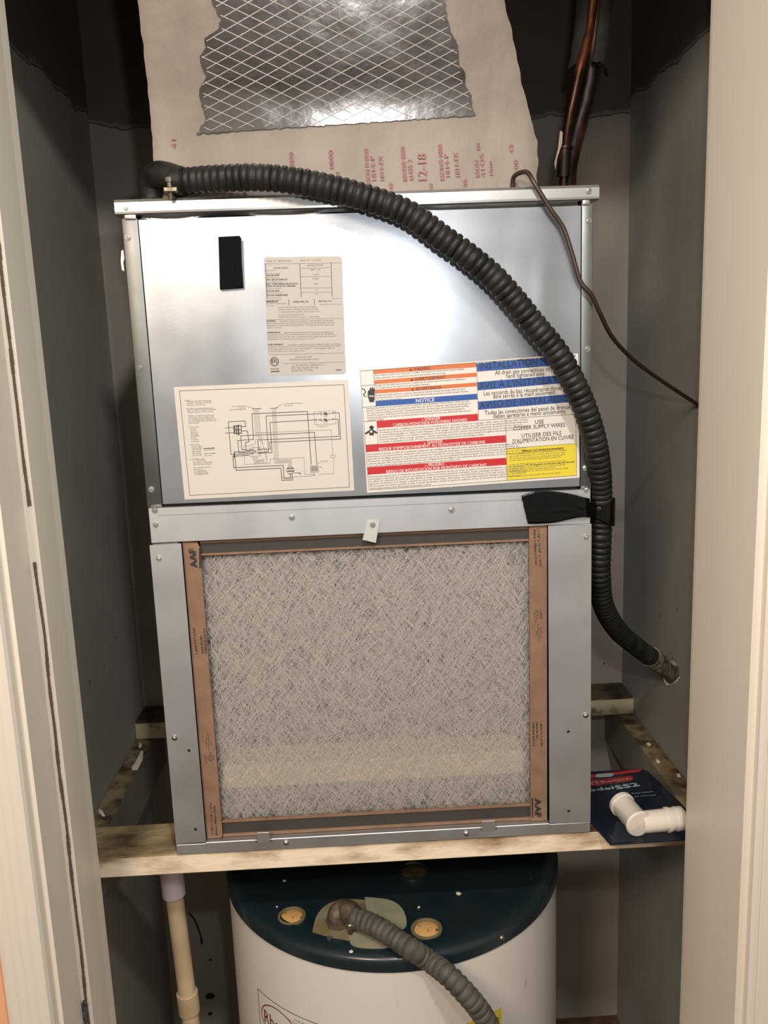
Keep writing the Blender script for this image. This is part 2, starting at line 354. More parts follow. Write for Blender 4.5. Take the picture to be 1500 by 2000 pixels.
for q in (((271, 1450), (277, 1452), (277, 1459), (271, 1461)), ((275, 1466), (280, 1467), (278, 1485), (268, 1504), (258, 1504), (257, 1499), (266, 1486)), ((193, 1580), (200, 1583), (206, 1594), (201, 1595), (193, 1588))):
    blob([at(a, b, 'z', -.0365)[:2] for a, b in q], -.0365, cl, M_SPACK)
for q in (((1262, 1452), (1268, 1450), (1272, 1455), (1266, 1458)), ((1280, 1483), (1285, 1482), (1290, 1490), (1283, 1490)), ((1321, 1512), (1328, 1511), (1330, 1517), (1323, 1518))):
    blob([at(a, b, 'z', -.0365)[:2] for a, b in q], -.0365, cr, M_SPACK)

# ------------------------------------------------------------------ printing helpers
def gtext(string):
    cu = bpy.data.curves.new('t', 'FONT'); cu.body = string; cu.resolution_u = 2; cu.size = 1
    o = bpy.data.objects.new('t', cu); me = bpy.data.meshes.new_from_object(o)
    V = [(v.co.x, v.co.y) for v in me.vertices]; Fc = [tuple(p.vertices) for p in me.polygons]
    bpy.data.objects.remove(o); bpy.data.meshes.remove(me); bpy.data.curves.remove(cu); return V, Fc
class Print:
    """flat print on a surface: surf(x, z, lift) gives the 3-D point"""
    def __init__(self, surf, plane_y, lift=.0007): self.V = []; self.F = []; self.surf = surf; self.y = plane_y; self.lift = lift
    def w(self, p): q = at(p[0], p[1], 'y', self.y); return (q.x, q.z)
    def add(self, pts, faces):
        k = len(self.V); self.V += [self.surf(x, z, self.lift) for x, z in pts]; self.F += [tuple(i + k for i in f) for f in faces]
    def text(self, string, p0, p1, hpx, bold=0, minus=False):
        a, b = self.w(p0), self.w(p1); dx, dz = b[0] - a[0], b[1] - a[1]; L = math.hypot(dx, dz); ux, uz = dx / L, dz / L
        V, Fc = gtext(string)
        if not V: return
        x0 = min(v[0] for v in V); x1 = max(v[0] for v in V); sx = L / max(x1 - x0, 1e-6); sy = hpx / 1450 / .70
        for kk, off in enumerate(((0, 0),) if not bold else ((-bold, 0), (bold, 0), (0, bold))):
            self.lift += .00004 * (kk > 0)
            self.add([(a[0] + ((x - x0) * sx + off[0]) * ux - (y * sy + off[1]) * uz, a[1] + ((x - x0) * sx + off[0]) * uz + (y * sy + off[1]) * ux) for x, y in V], Fc)
        if bold: self.lift -= .00008
    def poly(self, pts, sub=1):
        W_ = [self.w(p) for p in pts]
        if len(W_) == 4 and sub > 1:
            g = []; 
            for j in range(sub + 1):
                for i in range(sub + 1):
                    u, v = i / sub, j / sub; t = [(1 - v) * ((1 - u) * W_[0][k] + u * W_[1][k]) + v * ((1 - u) * W_[3][k] + u * W_[2][k]) for k in (0, 1)]; g.append(t)
            n = sub + 1; self.add(g, [(j * n + i, j * n + i + 1, (j + 1) * n + i + 1, (j + 1) * n + i) for j in range(sub) for i in range(sub)])
        else: self.add(W_, [tuple(range(len(W_)))])
    def line(self, pts, wpx):
        W_ = [self.w(p) for p in pts]; h = wpx / 1450 / 2
        for a, b in zip(W_, W_[1:]):
            L = math.hypot(b[0] - a[0], b[1] - a[1])
            if L < 1e-7: continue
            nx, nz = -(b[1] - a[1]) / L * h, (b[0] - a[0]) / L * h; ex, ez = (b[0] - a[0]) / L * h, (b[1] - a[1]) / L * h
            m = max(1, int(L / .02)); pts2 = []
            for i in range(m + 1):
                t = i / m; x = a[0] - ex + (b[0] - a[0] + 2 * ex) * t; z = a[1] - ez + (b[1] - a[1] + 2 * ez) * t; pts2 += [(x + nx, z + nz), (x - nx, z - nz)]
            self.add(pts2, [(2 * i, 2 * i + 1, 2 * i + 3, 2 * i + 2) for i in range(m)])
    def ring(self, c, rx, ry, wpx, n=40):
        self.line([(c[0] + rx * cos(2 * pi * k / n), c[1] + ry * sin(2 * pi * k / n)) for k in range(n + 1)], wpx)
    def build(self, name, m, parent):
        me = bpy.data.meshes.new(name); me.from_pydata([tuple(v) for v in self.V], [], self.F); o = objm(name, me, m, parent)
        if 'printing' in name: o['kind'] = 'stuff'
        return o

# ------------------------------------------------------------------ air handler
ah = empty('air_handler', (0, 0.004, 0.0), 'tall galvanised metal air handler cabinet standing on the timber shelf', 'air handler')
def psurf(x, z):
    """front surface of the sprung sheet-metal access panel"""
    u = (x - .0025) / .2795; v = (z - .6935) / .1805
    b = .0022 * (1 - u * u) * (1 - v * v * .8)
    b += .0007 * math.exp(-((x - .232) / .010) ** 2 - ((z - .768) / .035) ** 2)
    b -= .0010 * math.exp(-((x - .262) / .022) ** 2) * (z > .6) * min(1, (z - .6) * 8)
    b += .00035 * noise.noise(Vector((x * 11, z * 9, 0)))
    return -.0036 - b
bm = bmesh.new()    # sheet-metal shell open at the front
for b in ((-.2975, -.2955, .003, .5, 0, .8805), (.2955, .2975, .003, .5, 0, .8805), (-.2955, .2955, .498, .5, 0, .8805), (-.2955, .2955, .02, .498, .001, .003), (-.2955, .2955, .02, .498, .47, .472)): box(bm, *b)
obj('cabinet_shell', bm, M_STEELD, ah)
bm = bmesh.new(); box(bm, -.2945, .2945, .012, .014, .475, .879); box(bm, -.2945, .2945, .30, .302, .004, .469); obj('interior_shade', bm, M_DARK, ah)  # black sheets stand in for the shade inside the cabinet
for xa, xb in ((-.2985, -.2785), (.2835, .2985)):
    obj('corner_flange', box(bmesh.new(), xa, xb, -.0022, .011, .508, .8765, bev=.0012, seg=2), M_STEELD, ah, True)
for xa, xb in ((-.2945, -.2795), (.2835, .2935)):
    obj('corner_clip', B(xa, xb, -.0045, .008, .8745, .8815, bev=.0015, seg=2), M_CAP, ah, True)
    obj('corner_clip', B(xa, xb + .001, -.0036, .008, .5085, .5125, bev=.001, seg=1), M_CAP, ah, True)
# top cap: folded channel
bm = bmesh.new(); prof = [(.012, .8805), (-.004, .8800), (-.0062, .8815), (-.0066, .884), (-.0064, .895), (-.0045, .8985), (0, .8995), (.50, .8995), (.50, .882), (.012, .882)]
for x in (-.3045,): pass
a = [bm.verts.new((-.3045, y, z)) for y, z in prof]; b = [bm.verts.new((.3045, y, z)) for y, z in prof]
for i in range(len(prof)): j = (i + 1) % len(prof); bm.faces.new((a[i], a[j], b[j], b[i]))
bm.faces.new(a); bm.faces.new(b[::-1]); obj('top_cap', bm, M_CAP, ah)
bm = bmesh.new()    # crinkled foil gasket in the gap above the panel
nx = 120
rows = []
for k, (y, z) in enumerate(((.004, .8735), (.003, .877), (.006, .8812))):
    rows.append([bm.verts.new((-.275 + .555 * i / nx, y + .003 * noise.noise(Vector((i * .06, k * .7, 0))) * (k == 1) * 2, z)) for i in range(nx + 1)])
for r1, r2 in zip(rows, rows[1:]):
    for i in range(nx): bm.faces.new((r1[i], r1[i + 1], r2[i + 1], r2[i]))
obj('foil_gasket', bm, mat('shiny_foil', (.55, .55, .54), .2, 1, bump=.4, bscale=25), ah, True)
# access panel
bm = bmesh.new(); NX, NZ = 84, 56; X0, X1, Z0, Z1 = -.277, .282, .5128, .874
g = [[bm.verts.new((X0 + (X1 - X0) * i / NX, psurf(X0 + (X1 - X0) * i / NX, Z0 + (Z1 - Z0) * j / NZ), Z0 + (Z1 - Z0) * j / NZ)) for i in range(NX + 1)] for j in range(NZ + 1)]
for j in range(NZ):
    for i in range(NX): bm.faces.new((g[j][i], g[j][i + 1], g[j + 1][i + 1], g[j + 1][i]))
rim = [g[0][i] for i in range(NX + 1)] + [g[j][NX] for j in range(1, NZ + 1)] + [g[NZ][i] for i in range(NX - 1, -1, -1)] + [g[j][0] for j in range(NZ - 1, 0, -1)]
bk = [bm.verts.new((v.co.x * .999, -.0005, v.co.z)) for v in rim]
for i in range(len(rim)): j = (i + 1) % len(rim); f = bm.faces.new((rim[i], rim[j], bk[j], bk[i]))
panel = obj('access_panel', bm, M_PANEL, ah, True)
for p in panel.data.polygons:
    if abs(p.normal.y) < .6: p.use_smooth = False
# rails and side panels
obj('middle_rail', B(-.2977, .2977, -.0022, .010, .4600, .5078, bev=.0008), M_STEEL, ah)
obj('rail_lip', B(-.2850, .2790, -.0032, -.0023, .4975, .5074, bev=.0003), M_STEEL, ah)
obj('rail_slot', B(-.279, .281, .004, .008, .5079, .5127), M_DARK, ah)
bm = bmesh.new(); slab(bm, [(-.2995, .4578), (-.2575, .4585), (-.2575, .0185), (-.3003, .0178)], -.0042, -.0026); obj('side_panel', bm, M_STEEL, ah)
bm = bmesh.new(); slab(bm, [(.2390, .4598), (.2985, .4604), (.3005, .0162), (.2405, .0178)], -.0042, -.0026); obj('side_panel', bm, M_STEEL, ah)
obj('side_stile', B(-.2955, -.262, -.002, .010, .018, .4595), M_STEELD, ah); obj('side_stile', B(.243, .2955, -.002, .010, .018, .4595), M_STEELD, ah)
bm = bmesh.new(); box(bm, -.3003, .3005, -.0035, .010, .0002, .0158, bev=.0006); box(bm, -.258, .240, -.0052, .008, .0010, .0182, bev=.0008)
br = obj('bottom_rail', bm, M_STEEL, ah)
for (xa, xb, za, zb) in ((-.1835, -.1660, .0135, .0300), (.1413, .1603, .0120, .0285)):
    obj('filter_tab', B(xa, xb, -.0066, -.0056, za, zb, bev=.0003), M_STEEL, ah)
    for x in (xa - .003, xb): obj('tab_fold', B(x, x + .003, -.0072, -.0050, .0150, .0190, bev=.0005), M_CAP, ah)
q = [at(*p, 'y', -.004) for p in ((717, 1015), (741, 1018), (734, 1060), (708, 1054))]
bm = bmesh.new(); slab(bm, [(p.x, p.z) for p in q], -.0050, -.0040); obj('filter_clip', bm, mat('pale_steel_clip', (.66, .68, .66), .5, .6), ah)
obj('drain_pan', B(-.23, .21, .0165, .08, .086, .122, bev=.004), M_BAR, ah)
# dark screw holes
for px, py in ((369, 1466), (382, 1620), (1110, 1429), (1111, 1584)):
    p = at(px, py, 'y', -.0044); bm = bmesh.new(); c = [bm.verts.new((p.x + .0022 * cos(2 * pi * k / 14), -.0043, p.z + .0022 * sin(2 * pi * k / 14))) for k in range(14)]
    bm.faces.new(c); obj('screw_hole', bm, M_DARK, ah)
# screws: washer, hex head and slot, mesh shared
def screw_mesh():
    bm = bmesh.new()
    def disc(r0, r1, y0, y1, n, rot=0):
        a = [bm.verts.new((r0 * cos(2 * pi * k / n + rot), y0, r0 * sin(2 * pi * k / n + rot))) for k in range(n)]
        b = [bm.verts.new((r1 * cos(2 * pi * k / n + rot), y1, r1 * sin(2 * pi * k / n + rot))) for k in range(n)]
        for k in range(n): bm.faces.new((a[k], a[(k + 1) % n], b[(k + 1) % n], b[k]))
        bm.faces.new(b)
    disc(.0042, .0039, 0, -.0007, 16); disc(.0031, .0027, -.0007, -.0030, 6); disc(.0018, .0013, -.0030, -.0033, 10)
    box(bm, -.0025, .0025, -.0033, -.0029, -.0004, .0004)
    me = bpy.data.meshes.new('screw'); bmesh.ops.recalc_face_normals(bm, faces=bm.faces); bm.to_mesh(me); bm.free(); me.materials.append(M_SCREW); return me
SM = screw_mesh()
for (px, py, y) in ((245, 406, -.0066), (250, 464, -.0022), (274, 719, -.0022), (296, 956, -.0022), (302, 997, -.0022), (304, 1025, -.0022), (570, 1011, -.0022), (728, 1025, -.005), (882, 996, -.0032),
                    (310, 1091, -.0042), (341, 1441, -.0042), (1150, 373, -.0066), (1150, 431, -.0022), (1147, 682, -.0022), (1143, 914, -.0022), (1145, 957, -.0022), (1145, 1049, -.0042), (1144, 1397, -.0042), (559, 1646, -.0052), (911, 1628, -.0052)):
    p = at(px, py, 'y', y); o = bpy.data.objects.new('screw', SM); COL.objects.link(o); o.parent = ah; o.location = Vector((p.x, y, p.z)) - wpos(ah); o.rotation_euler.y = random.uniform(0, 3)
# black foam strip
q = [at(*p, 'y', -.004) for p in ((428, 464), (469, 462), (476, 563), (431, 566))]
bm = bmesh.new(); slab(bm, [(p.x, p.z) for p in q], -.0105, -.0040)
q = [at(*p, 'y', -.004) for p in ((458, 467), (472, 466), (475, 560), (462, 560))]; slab(bm, [(p.x, p.z) for p in q], -.0125, -.0100)
fs = obj('foam_strip', bm, M_BLACK, ah); fs['label'] = 'black foam strip stuck on the access panel'
# ---- labels
PY = -.0050
def surf(x, z, lift): return (x, psurf(x, z) - lift, z)
def label_sheet(name, corners, m, text, r=0):
    P = Print(surf, PY, .0004); P.poly(corners, 24); o = P.build(name, m, ah); o['label'] = text; return o
Z4 = lambda x, y: (500 + x * .13333, 490 + y * .13333)
Z5 = lambda x, y: (330 + x * .25333, 730 + y * .25333)
Z6 = lambda x, y: (690 + x * .18, 680 + y * .18)
Z7 = lambda x, y: (920 + x * .186667, 680 + y * .186667)
# rating label
P = Print(surf, PY, .0004); cs = [(515, 502), (668, 500.5), (676, 731), (525, 734)]
def rounded(c, r):
    out = []
    for i in range(4):
        a, b, d = Vector(c[i]), Vector(c[i - 1]), Vector(c[(i + 1) % 4]); u = (b - a).normalized() * r; v = (d - a).normalized() * r
        for k in range(5): t = k / 4; out.append(tuple((1 - t) ** 2 * (a + u) + 2 * t * (1 - t) * a + t * t * (a + v)))
    return out
P.poly([(519, 502), (664, 500.5), (672, 731), (529, 734)], 20); P.poly([(515.2, 506), (519, 502), (529, 734), (525, 730)], 16); P.poly([(664, 500.5), (668, 504.5), (676, 727), (672, 731)], 16)
rl = P.build('rating_label', M_SILV, ah); rl['label'] = 'silver grey specification label with rounded corners'
K = Print(surf, PY, .0007); Kg = Print(surf, PY, .0007)
def T4(t, x0, y0, x1, y1, h, bold=0, g=False): (Kg if g else K).text(t, Z4(x0, y0), Z4(x1, y1), h, bold)
T4('MODEL NO.  B6AHFXXX1850', 155, 160, 520, 155, 2.6, g=True); T4('SERIAL NO.  1117710073', 650, 152, 950, 145, 2.6, g=True)
T4('DESIGNED SPACINGS', 750, 222, 985, 218, 2.6, g=True); T4('POWER SUPPLY', 262, 265, 470, 260, 2.8); T4('208V / 1 / 60', 800, 288, 940, 284, 2.6, g=True)
for t, x1, y in (('HEATER AMPS', 345, 372), ('MIN. CIRCUIT AMPACITY', 465, 435), ('MAX. OVERCURRENT PROTECTION', 610, 497), ('FUSES OR HACR CKT. BREAKER', 580, 530), ('MOTOR AMPS', 345, 602), ('MOTOR HORSEPOWER', 465, 664)):
    T4(t, 160, y, x1, y - 5, 2.8, .00006)
for t, x0, x1, y in (('10.2/09', 835, 920, 358), ('17.08-1', 835, 920, 420), ('20/20', 852, 910, 495), ('0.7', 870, 903, 584), ('1/5', 872, 903, 646)): T4(t, x0, y, x1, y - 3, 2.6, g=True)
T4('REFRIGERANT', 150, 756, 330, 752, 2.9, .0001); T4('DESIGN PSIG. 450', 545, 758, 770, 754, 2.7, .00005); T4('TEST PSIG. 414', 910, 750, 1100, 746, 2.7, .00005); T4('FACTORY CHARGE OUNCES', 150, 782, 450, 778, 2.0, g=True)
for t, x1, y in (('R410A DURING FIELD PISTON INSTALLED', 890, 836), ('MAXIMUM OUTLET TEMPERATURE AND 37.9C 200F', 910, 870), ('IF CLEARANCE FROM CABINET, PLENUM AND DUCT', 930, 905), ('FOR INSTALLATION SEE MANUAL', 715, 948), ('CABINET INSULATION R-VALUE = 2.1 (4400F FREE)', 925, 980)): T4(t, 330, y, x1, y - 8, 2.1, g=True)
for (y, L) in ((1040, (('WARNING.', 155, 290, 1), ('HAZARD OF ELECTRIC SHOCK. DISCONNECT ALL POWER', 350, 1130, 0), ('BEFORE REMOVING THIS PANEL. MORE THAN ONE DISCONNECT MAY BE', 158, 1145, 0), ('REQUIRED TO DE-ENERGIZE EQUIPMENT SUPPLIED BY MORE THAN ONE', 160, 1140, 0), ('BRANCH CIRCUIT.', 165, 385, 0))),
               (1208, (('ADVERTENCIA.', 165, 360, 1), ('PELIGRO DE CHOQUE ELECTRICO. DESCONECTE EL', 418, 1130, 0), ('SUMINISTRO ELECTRICO ANTES DE QUITAR ESTE PANEL. ES NECESARIO', 165, 1150, 0), ('DESCONECTAR MAS DE UNA CONEXION PARA DESENERGIZAR EQUIPO', 168, 1175, 0), ('ALIMENTADO POR MAS DE UN RAMAL DE CIRCUITO.', 170, 865, 0))),
               (1385, (('AVERTISSEMENT', 175, 400, 1), ('DANGER D ELECTROCUTION. DEBRANCHER TOUTES LES', 470, 1240, 0), ('ALIMENTATIONS AVANT DE RETIRER CE PANNEAU. PLUSIEURS PEUVENT', 175, 1245, 0), ('ETRE REQUISES POUR METTRE HORS CIRCUIT L EQUIPEMENT DERIVE', 178, 1150, 0), ('ALIMENTE PAR PLUS D UNE DERIVATION.', 180, 720, 0)))):
    yy = y
    for i, (t, x0, x1, bo) in enumerate(L):
        if i >= 2: yy += 32
        T4(t, x0, yy, x1, yy - (x1 - x0) * .015, 2.7 if bo else 2.1, .00008 if bo else 0, g=not bo)
T4('FAN COIL AND', 582, 1568, 825, 1560, 3, g=True); T4('ROOM FAN HEATER UNITS', 490, 1606, 920, 1598, 2.9, g=True)
T4('U.S. ALUMACOIL COMPANY L.P.', 515, 1692, 1010, 1678, 3.2, g=True); T4('5701 SAN FELIPE, STE 500', 518, 1730, 915, 1720, 3.2, g=True); T4('HOUSTON TX 77056', 520, 1768, 835, 1758, 3.2, g=True)
T4('Intertek', 215, 1738, 340, 1734, 3.0); T4('3064096', 222, 1780, 345, 1775, 3.2, .0001); T4('DR001', 1175, 1755, 1250, 1752, 2.4, .00008)
c = Z4(272, 1622); K.ring(c, 8.1, 8.3, .9); K.ring(c, 6.7, 6.8, .45); T4('ETL', 236, 1645, 318, 1640, 6.4, .00022)
for seg in (((118, 188), (640, 186)), ((640, 186), (1230, 176)), ((665, 255), (1080, 245)), ((150, 330), (345, 330)), ((120, 290), (280, 288)), ((150, 395), (340, 394)), ((155, 460), (380, 455)), ((160, 555), (370, 552)), ((165, 618), (395, 614)), ((165, 690), (370, 686)), ((150, 722), (370, 716)), ((665, 380), (1090, 375)), ((665, 545), (1100, 540)), ((665, 610), (1105, 603)), ((150, 805), (260, 803)), ((150, 1010), (1250, 988)), ((190, 1520), (1280, 1495)), ((405, 1648), (1280, 1628)), ((1115, 700), (1240, 698)), ((930, 785), (1250, 780))):
    Kg.line([Z4(*p) for p in seg], .5)
for seg in (((140, 195), (162, 690)), ((642, 188), (664, 680)), ((1100, 178), (1115, 670)), ((482, 716), (485, 795)), ((853, 705), (857, 790))): K.line([Z4(*p) for p in seg], .9)
K.build('black_printing', M_INK, rl); Kg.build('grey_printing', M_INKG, rl)
# wiring diagram label
wl = label_sheet('wiring_label', [(339, 756), (680, 741), (692, 958), (360.5, 976)], M_PAPER, 'white wiring diagram label with black circuit lines')
K = Print(surf, PY, .0007); Kg = Print(surf, PY, .0007)
def L5(w_, *pts): (K if w_ > .6 else Kg).line([Z5(*p) for p in pts], w_)
def T5(t, x0, y0, x1, y1, h, bold=0, g=True): (Kg if g else K).text(t, Z5(x0, y0), Z5(x1, y1), h, bold)
L5(.75, (80, 132), (1348, 84), (1392, 874), (160, 938), (80, 132))
L5(1.0, (458, 370), (588, 364), (592, 406), (560, 408)); L5(1.0, (458, 370), (478, 622), (615, 618)); L5(.9, (440, 417), (500, 414)); L5(.9, (440, 458), (500, 454)); L5(1.0, (560, 442), (605, 440), (617, 525), (590, 528), (596, 590), (625, 590))
for r_ in ((500, 400, 556, 402), (500, 430, 560, 432)): pass
L5(1.6, (500, 402), (556, 400)); L5(1.2, (502, 432), (560, 430)); L5(1.4, (503, 460), (558, 458)); L5(1.6, (500, 400), (504, 462)); L5(1.2, (520, 400), (524, 468)); L5(2.4, (534, 398), (538, 470)); L5(1.2, (556, 402), (560, 460)); K.ring(Z5(512, 418), 2, 2, .8, 12); K.ring(Z5(516, 445), 2, 2, .8, 12)
T5('L1', 430, 420, 442, 419, 2.2); T5('L2', 432, 461, 444, 460, 2.2)
L5(1.1, (640, 308), (1068, 290), (1097, 700)); L5(1.0, (640, 308), (652, 505), (530, 515), (540, 610), (615, 608)); L5(1.0, (553, 478), (1122, 452), (1140, 700)); L5(1.0, (553, 478), (562, 583), (620, 590))
L5(1.0, (748, 325), (1120, 310), (1160, 308)); L5(1.0, (748, 325), (768, 600), (695, 608)); L5(1.0, (778, 375), (1125, 355), (1165, 355)); L5(1.0, (778, 375), (795, 608), (700, 612))
L5(1.0, (685, 510), (1312, 482), (1304, 350), (1270, 350)); L5(1.0, (685, 510), (692, 580)); L5(1.0, (775, 528), (1324, 502), (1312, 300), (1270, 300)); L5(1.0, (775, 528), (782, 580), (700, 586))
L5(.5, (1118, 292), (1282, 286), (1288, 385), (1123, 393), (1118, 292)); L5(.5, (668, 455), (1252, 432), (1264, 628)); L5(.5, (1246, 628), (1282, 626), (1284, 643), (1248, 645), (1246, 628)); L5(.5, (1267, 645), (1272, 770), (1146, 775))
for yy in (308, 356):
    L5(.8, (1160, yy), (1168, yy - 10), (1174, yy + 10), (1180, yy)); L5(.8, (1180, yy), (1194, yy)); L5(1.0, (1194, yy), (1198, yy - 10), (1202, yy + 10), (1206, yy - 10), (1210, yy + 10), (1214, yy - 10), (1218, yy + 10), (1222, yy)); L5(.8, (1222, yy), (1250, yy - 4)); K.ring(Z5(1262, yy - 5), 1, 1, .8, 8)
    T5('HEATER', 1192, yy + 24, 1222, yy + 23, 1.6)
K.poly([Z5(1126, 348), Z5(1134, 348), Z5(1134, 357), Z5(1126, 357)]); L5(.5, (1132, 360), (1145, 405), (1160, 406)); T5('SEE NOTE 3', 1165, 410, 1228, 407, 2.0)
L5(.9, (500, 605), (505, 650), (500, 630)); L5(1.1, (505, 603), (620, 598)); L5(1.1, (505, 603), (518, 744), (862, 728), (872, 822), (952, 818), (948, 765)); L5(1.1, (493, 635), (615, 628)); L5(1.1, (493, 635), (500, 724), (880, 706), (888, 808), (938, 806), (934, 765))
L5(.5, (575, 555), (640, 552), (660, 575)); L5(.5, (575, 555), (585, 700), (780, 690), (780, 658), (1040, 645), (1048, 775), (1090, 775)); L5(.5, (628, 545), (665, 543), (668, 505), (688, 504))
for i in range(5):
    L5(.45, (655 + i * 9, 268), (668 + i * 11, 455 + i * 12), (672 + i * 12, 480 + i * 16)); L5(.5, (650 + i * 14, 268), (652 + i * 14, 276))
L5(.8, (645, 268), (712, 266)); L5(.8, (780, 266), (838, 263)); L5(.5, (712, 455), (800, 450)); L5(.5, (710, 480), (752, 660)); L5(.5, (708, 575), (750, 572), (755, 685), (655, 690))
for i in range(4):
    L5(.5, (797 + i * 9, 265), (815 + i * 10, 690 - i * 8), (920 + i * 8, 683 - i * 8), (922 + i * 8, 712)); L5(.4, (650 + i * 8, 640), (656 + i * 8, 683 - i * 6), (735, 678 - i * 6))
L5(.5, (600, 250), (650, 266)); L5(.5, (875, 235), (825, 262)); L5(.5, (1140, 700), (1175, 676))
K.ring(Z5(936, 745), 7.4, 7.2, .6, 24); L5(1.6, (912, 730), (960, 728)); L5(1.8, (916, 752), (958, 750)); T5('MOTOR', 918, 745, 955, 743, 1.8)
for r_ in ((1088, 708, 1150, 760),): L5(.5, (1088, 710), (1150, 707), (1153, 758), (1092, 762), (1088, 710))
for i in range(5): L5(.9, (1096, 718 + i * 8), (1146, 716 + i * 8))
L5(.9, (965, 765), (1010, 763), (1010, 772)); L5(.8, (1003, 772), (1018, 772)); L5(.9, (1115, 765), (1117, 782)); L5(.8, (1108, 782), (1126, 782)); L5(.6, (870, 800), (1100, 788), (1100, 765))
L5(.6, (620, 572), (705, 568), (708, 632), (624, 636), (620, 572))
for p_ in ((632, 588), (648, 588), (690, 584), (632, 612), (648, 612), (690, 610), (666, 600)): K.ring(Z5(*p_), 1.6, 1.6, .9, 10)
L5(.4, (640, 640), (655, 655)); L5(.4, (670, 640), (685, 655))
T5('TXV & CONNECTIONS', 488, 256, 595, 252, 2.2); T5('SEE NOTE 4', 540, 268, 592, 266, 2.0); T5('MOTOR SPEED SELECTION', 470, 282, 596, 278, 2.0); T5('MOTOR SPEED SELECTION', 890, 234, 1030, 230, 2.0); T5('SEE NOTE 4', 892, 250, 955, 247, 2.0); T5('SEE NOTE 2', 1178, 680, 1228, 677, 2.0); T5('XFMR', 1160, 725, 1180, 724, 1.8)
T5('NOTES:', 120, 212, 160, 210, 2.3)
yy = 222
for t, x0, x1, y in (('DISCONNECT BLUE FROM TRANSFORMER', 135, 325, 218), ('TERMINAL 2 FOR 208 VOLT PRIMARY', 136, 332, 232), ('TERMINAL 3 FOR 240 VOLT', 137, 285, 247), ('USE COPPER CONDUCTORS SUITABLE FOR AT', 135, 340, 275), ('LEAST 75 C AND TO COMPLY WITH SUPPLY', 143, 368, 287), ('BRANCH CIRCUIT WIRING CODES', 145, 340, 302), ('THERMAL CUTOFF MUST BE REPLACED', 146, 347, 330), ('WITH EXACT PART NUMBER LISTED', 148, 345, 344), ('IN THE SERVICE PARTS AND KIT LIST', 150, 362, 358), ('BY QUALIFIED SERVICE PERSONS', 151, 366, 371), ('FIELD SUPPLIED', 152, 232, 386), ('4. COLOR CODE', 145, 228, 416), ('BK BLACK', 165, 215, 430), ('BL BLUE', 166, 208, 444), ('BR BROWN', 167, 220, 459), ('GR GREEN', 168, 225, 473), ('OR ORANGE', 168, 230, 486), ('RD RED', 169, 208, 500), ('WH WHITE', 170, 225, 513), ('YL YELLOW', 170, 232, 528), ('5. WIRING CODE', 155, 238, 554), ('FACTORY WIRING', 172, 258, 568), ('HIGH VOLTAGE', 178, 250, 580), ('LOW VOLTAGE', 180, 248, 592), ('FIELD WIRING', 176, 250, 606), ('HIGH VOLTAGE', 180, 252, 620), ('LOW VOLTAGE', 182, 252, 634), ('6. COMPONENT CODES', 163, 272, 664), ('C   CAPACITOR', 186, 285, 675), ('CB  CIRCUIT BREAKER', 187, 335, 690), ('FRD FAN RELAY DELAY', 190, 330, 704), ('HR  HEATER RELAY', 191, 318, 728), ('MTR MOTOR', 192, 262, 743), ('TR  TRANSFORMER', 194, 290, 757), ('TB  TERMINAL BLOCK', 196, 302, 770), ('TC  THERMAL CUTOFF', 197, 304, 781)):
    T5(t, x0, y, x1, y - (x1 - x0) * .035, 2.1)
L5(1.3, (267, 577), (350, 572)); L5(.6, (267, 590), (350, 586)); L5(.9, (275, 617), (298, 616)); L5(.9, (308, 615), (320, 614)); L5(.9, (330, 614), (356, 612)); L5(.5, (272, 633), (330, 630))
K.build('black_printing', M_INK, wl); Kg.build('grey_printing', M_INKG, wl)
# warning label
wn = label_sheet('warning_label', [(703, 723), (1129.5, 690.5), (1132.5, 933), (717, 962.5)], M_PAPER2, 'white warning label with orange blue red and yellow bands')
def bands(name, m, quads):
    for q in quads: P = Print(surf, PY, .0006); P.poly(q, 8); P.build(name, m, wn)
bands('orange_band', M_ORANGE, [[Z6(218, 238), Z6(1332, 157), Z6(1335, 205), Z6(222, 280)], [Z6(228, 348), Z6(1335, 265), Z6(1337, 308), Z6(232, 390)], [Z6(236, 452), Z6(1338, 372), Z6(1340, 413), Z6(240, 493)]])
bands('blue_band', M_BLUE, [[Z6(243, 573), Z6(1342, 494), Z6(1348, 555), Z6(247, 632)], [Z7(55, 160), Z7(1087, 75), Z7(1090, 163), Z7(63, 242)], [Z7(62, 355), Z7(1090, 270), Z7(1092, 355), Z7(70, 442)], [Z7(70, 560), Z7(1094, 475), Z7(1097, 560), Z7(76, 645)]])
bands('red_band', M_RED, [[Z6(253, 788), Z6(1350, 712), Z6(1355, 787), Z6(258, 866)], [Z6(133, 1050), Z7(362, 910), Z7(367, 985), Z6(139, 1128)], [Z6(152, 1293), Z7(368, 1147), Z7(372, 1220), Z6(158, 1373)]])
bands('yellow_band', M_YEL, [[Z7(372, 1050), Z7(1100, 998), Z7(1105, 1330), Z7(378, 1382)]])
K = Print(surf, PY, .0009); Kg = Print(surf, PY, .0009); Kw = Print(surf, PY, .0009)
def T6(P, t, x0, y0, x1, y1, h, bold=0): P.text(t, Z6(x0, y0), Z6(x1, y1), h, bold)
def T7(P, t, x0, y0, x1, y1, h, bold=0): P.text(t, Z7(x0, y0), Z7(x1, y1), h, bold)
for t, x0, y0, x1, y1 in (('WARNING', 655, 247, 840, 233), ('AVERTISSEMENT', 667, 355, 1000, 330), ('ADVERTENCIA', 675, 461, 955, 440)):
    T6(K, t, x0, y0, x1, y1, 6.2); K.poly([Z6(x0 - 45, y0), Z6(x0 - 18, y0 - 2), Z6(x0 - 32, y0 - 30)])
T6(Kw, 'NOTICE', 680, 591, 880, 577, 7.2, .0001)
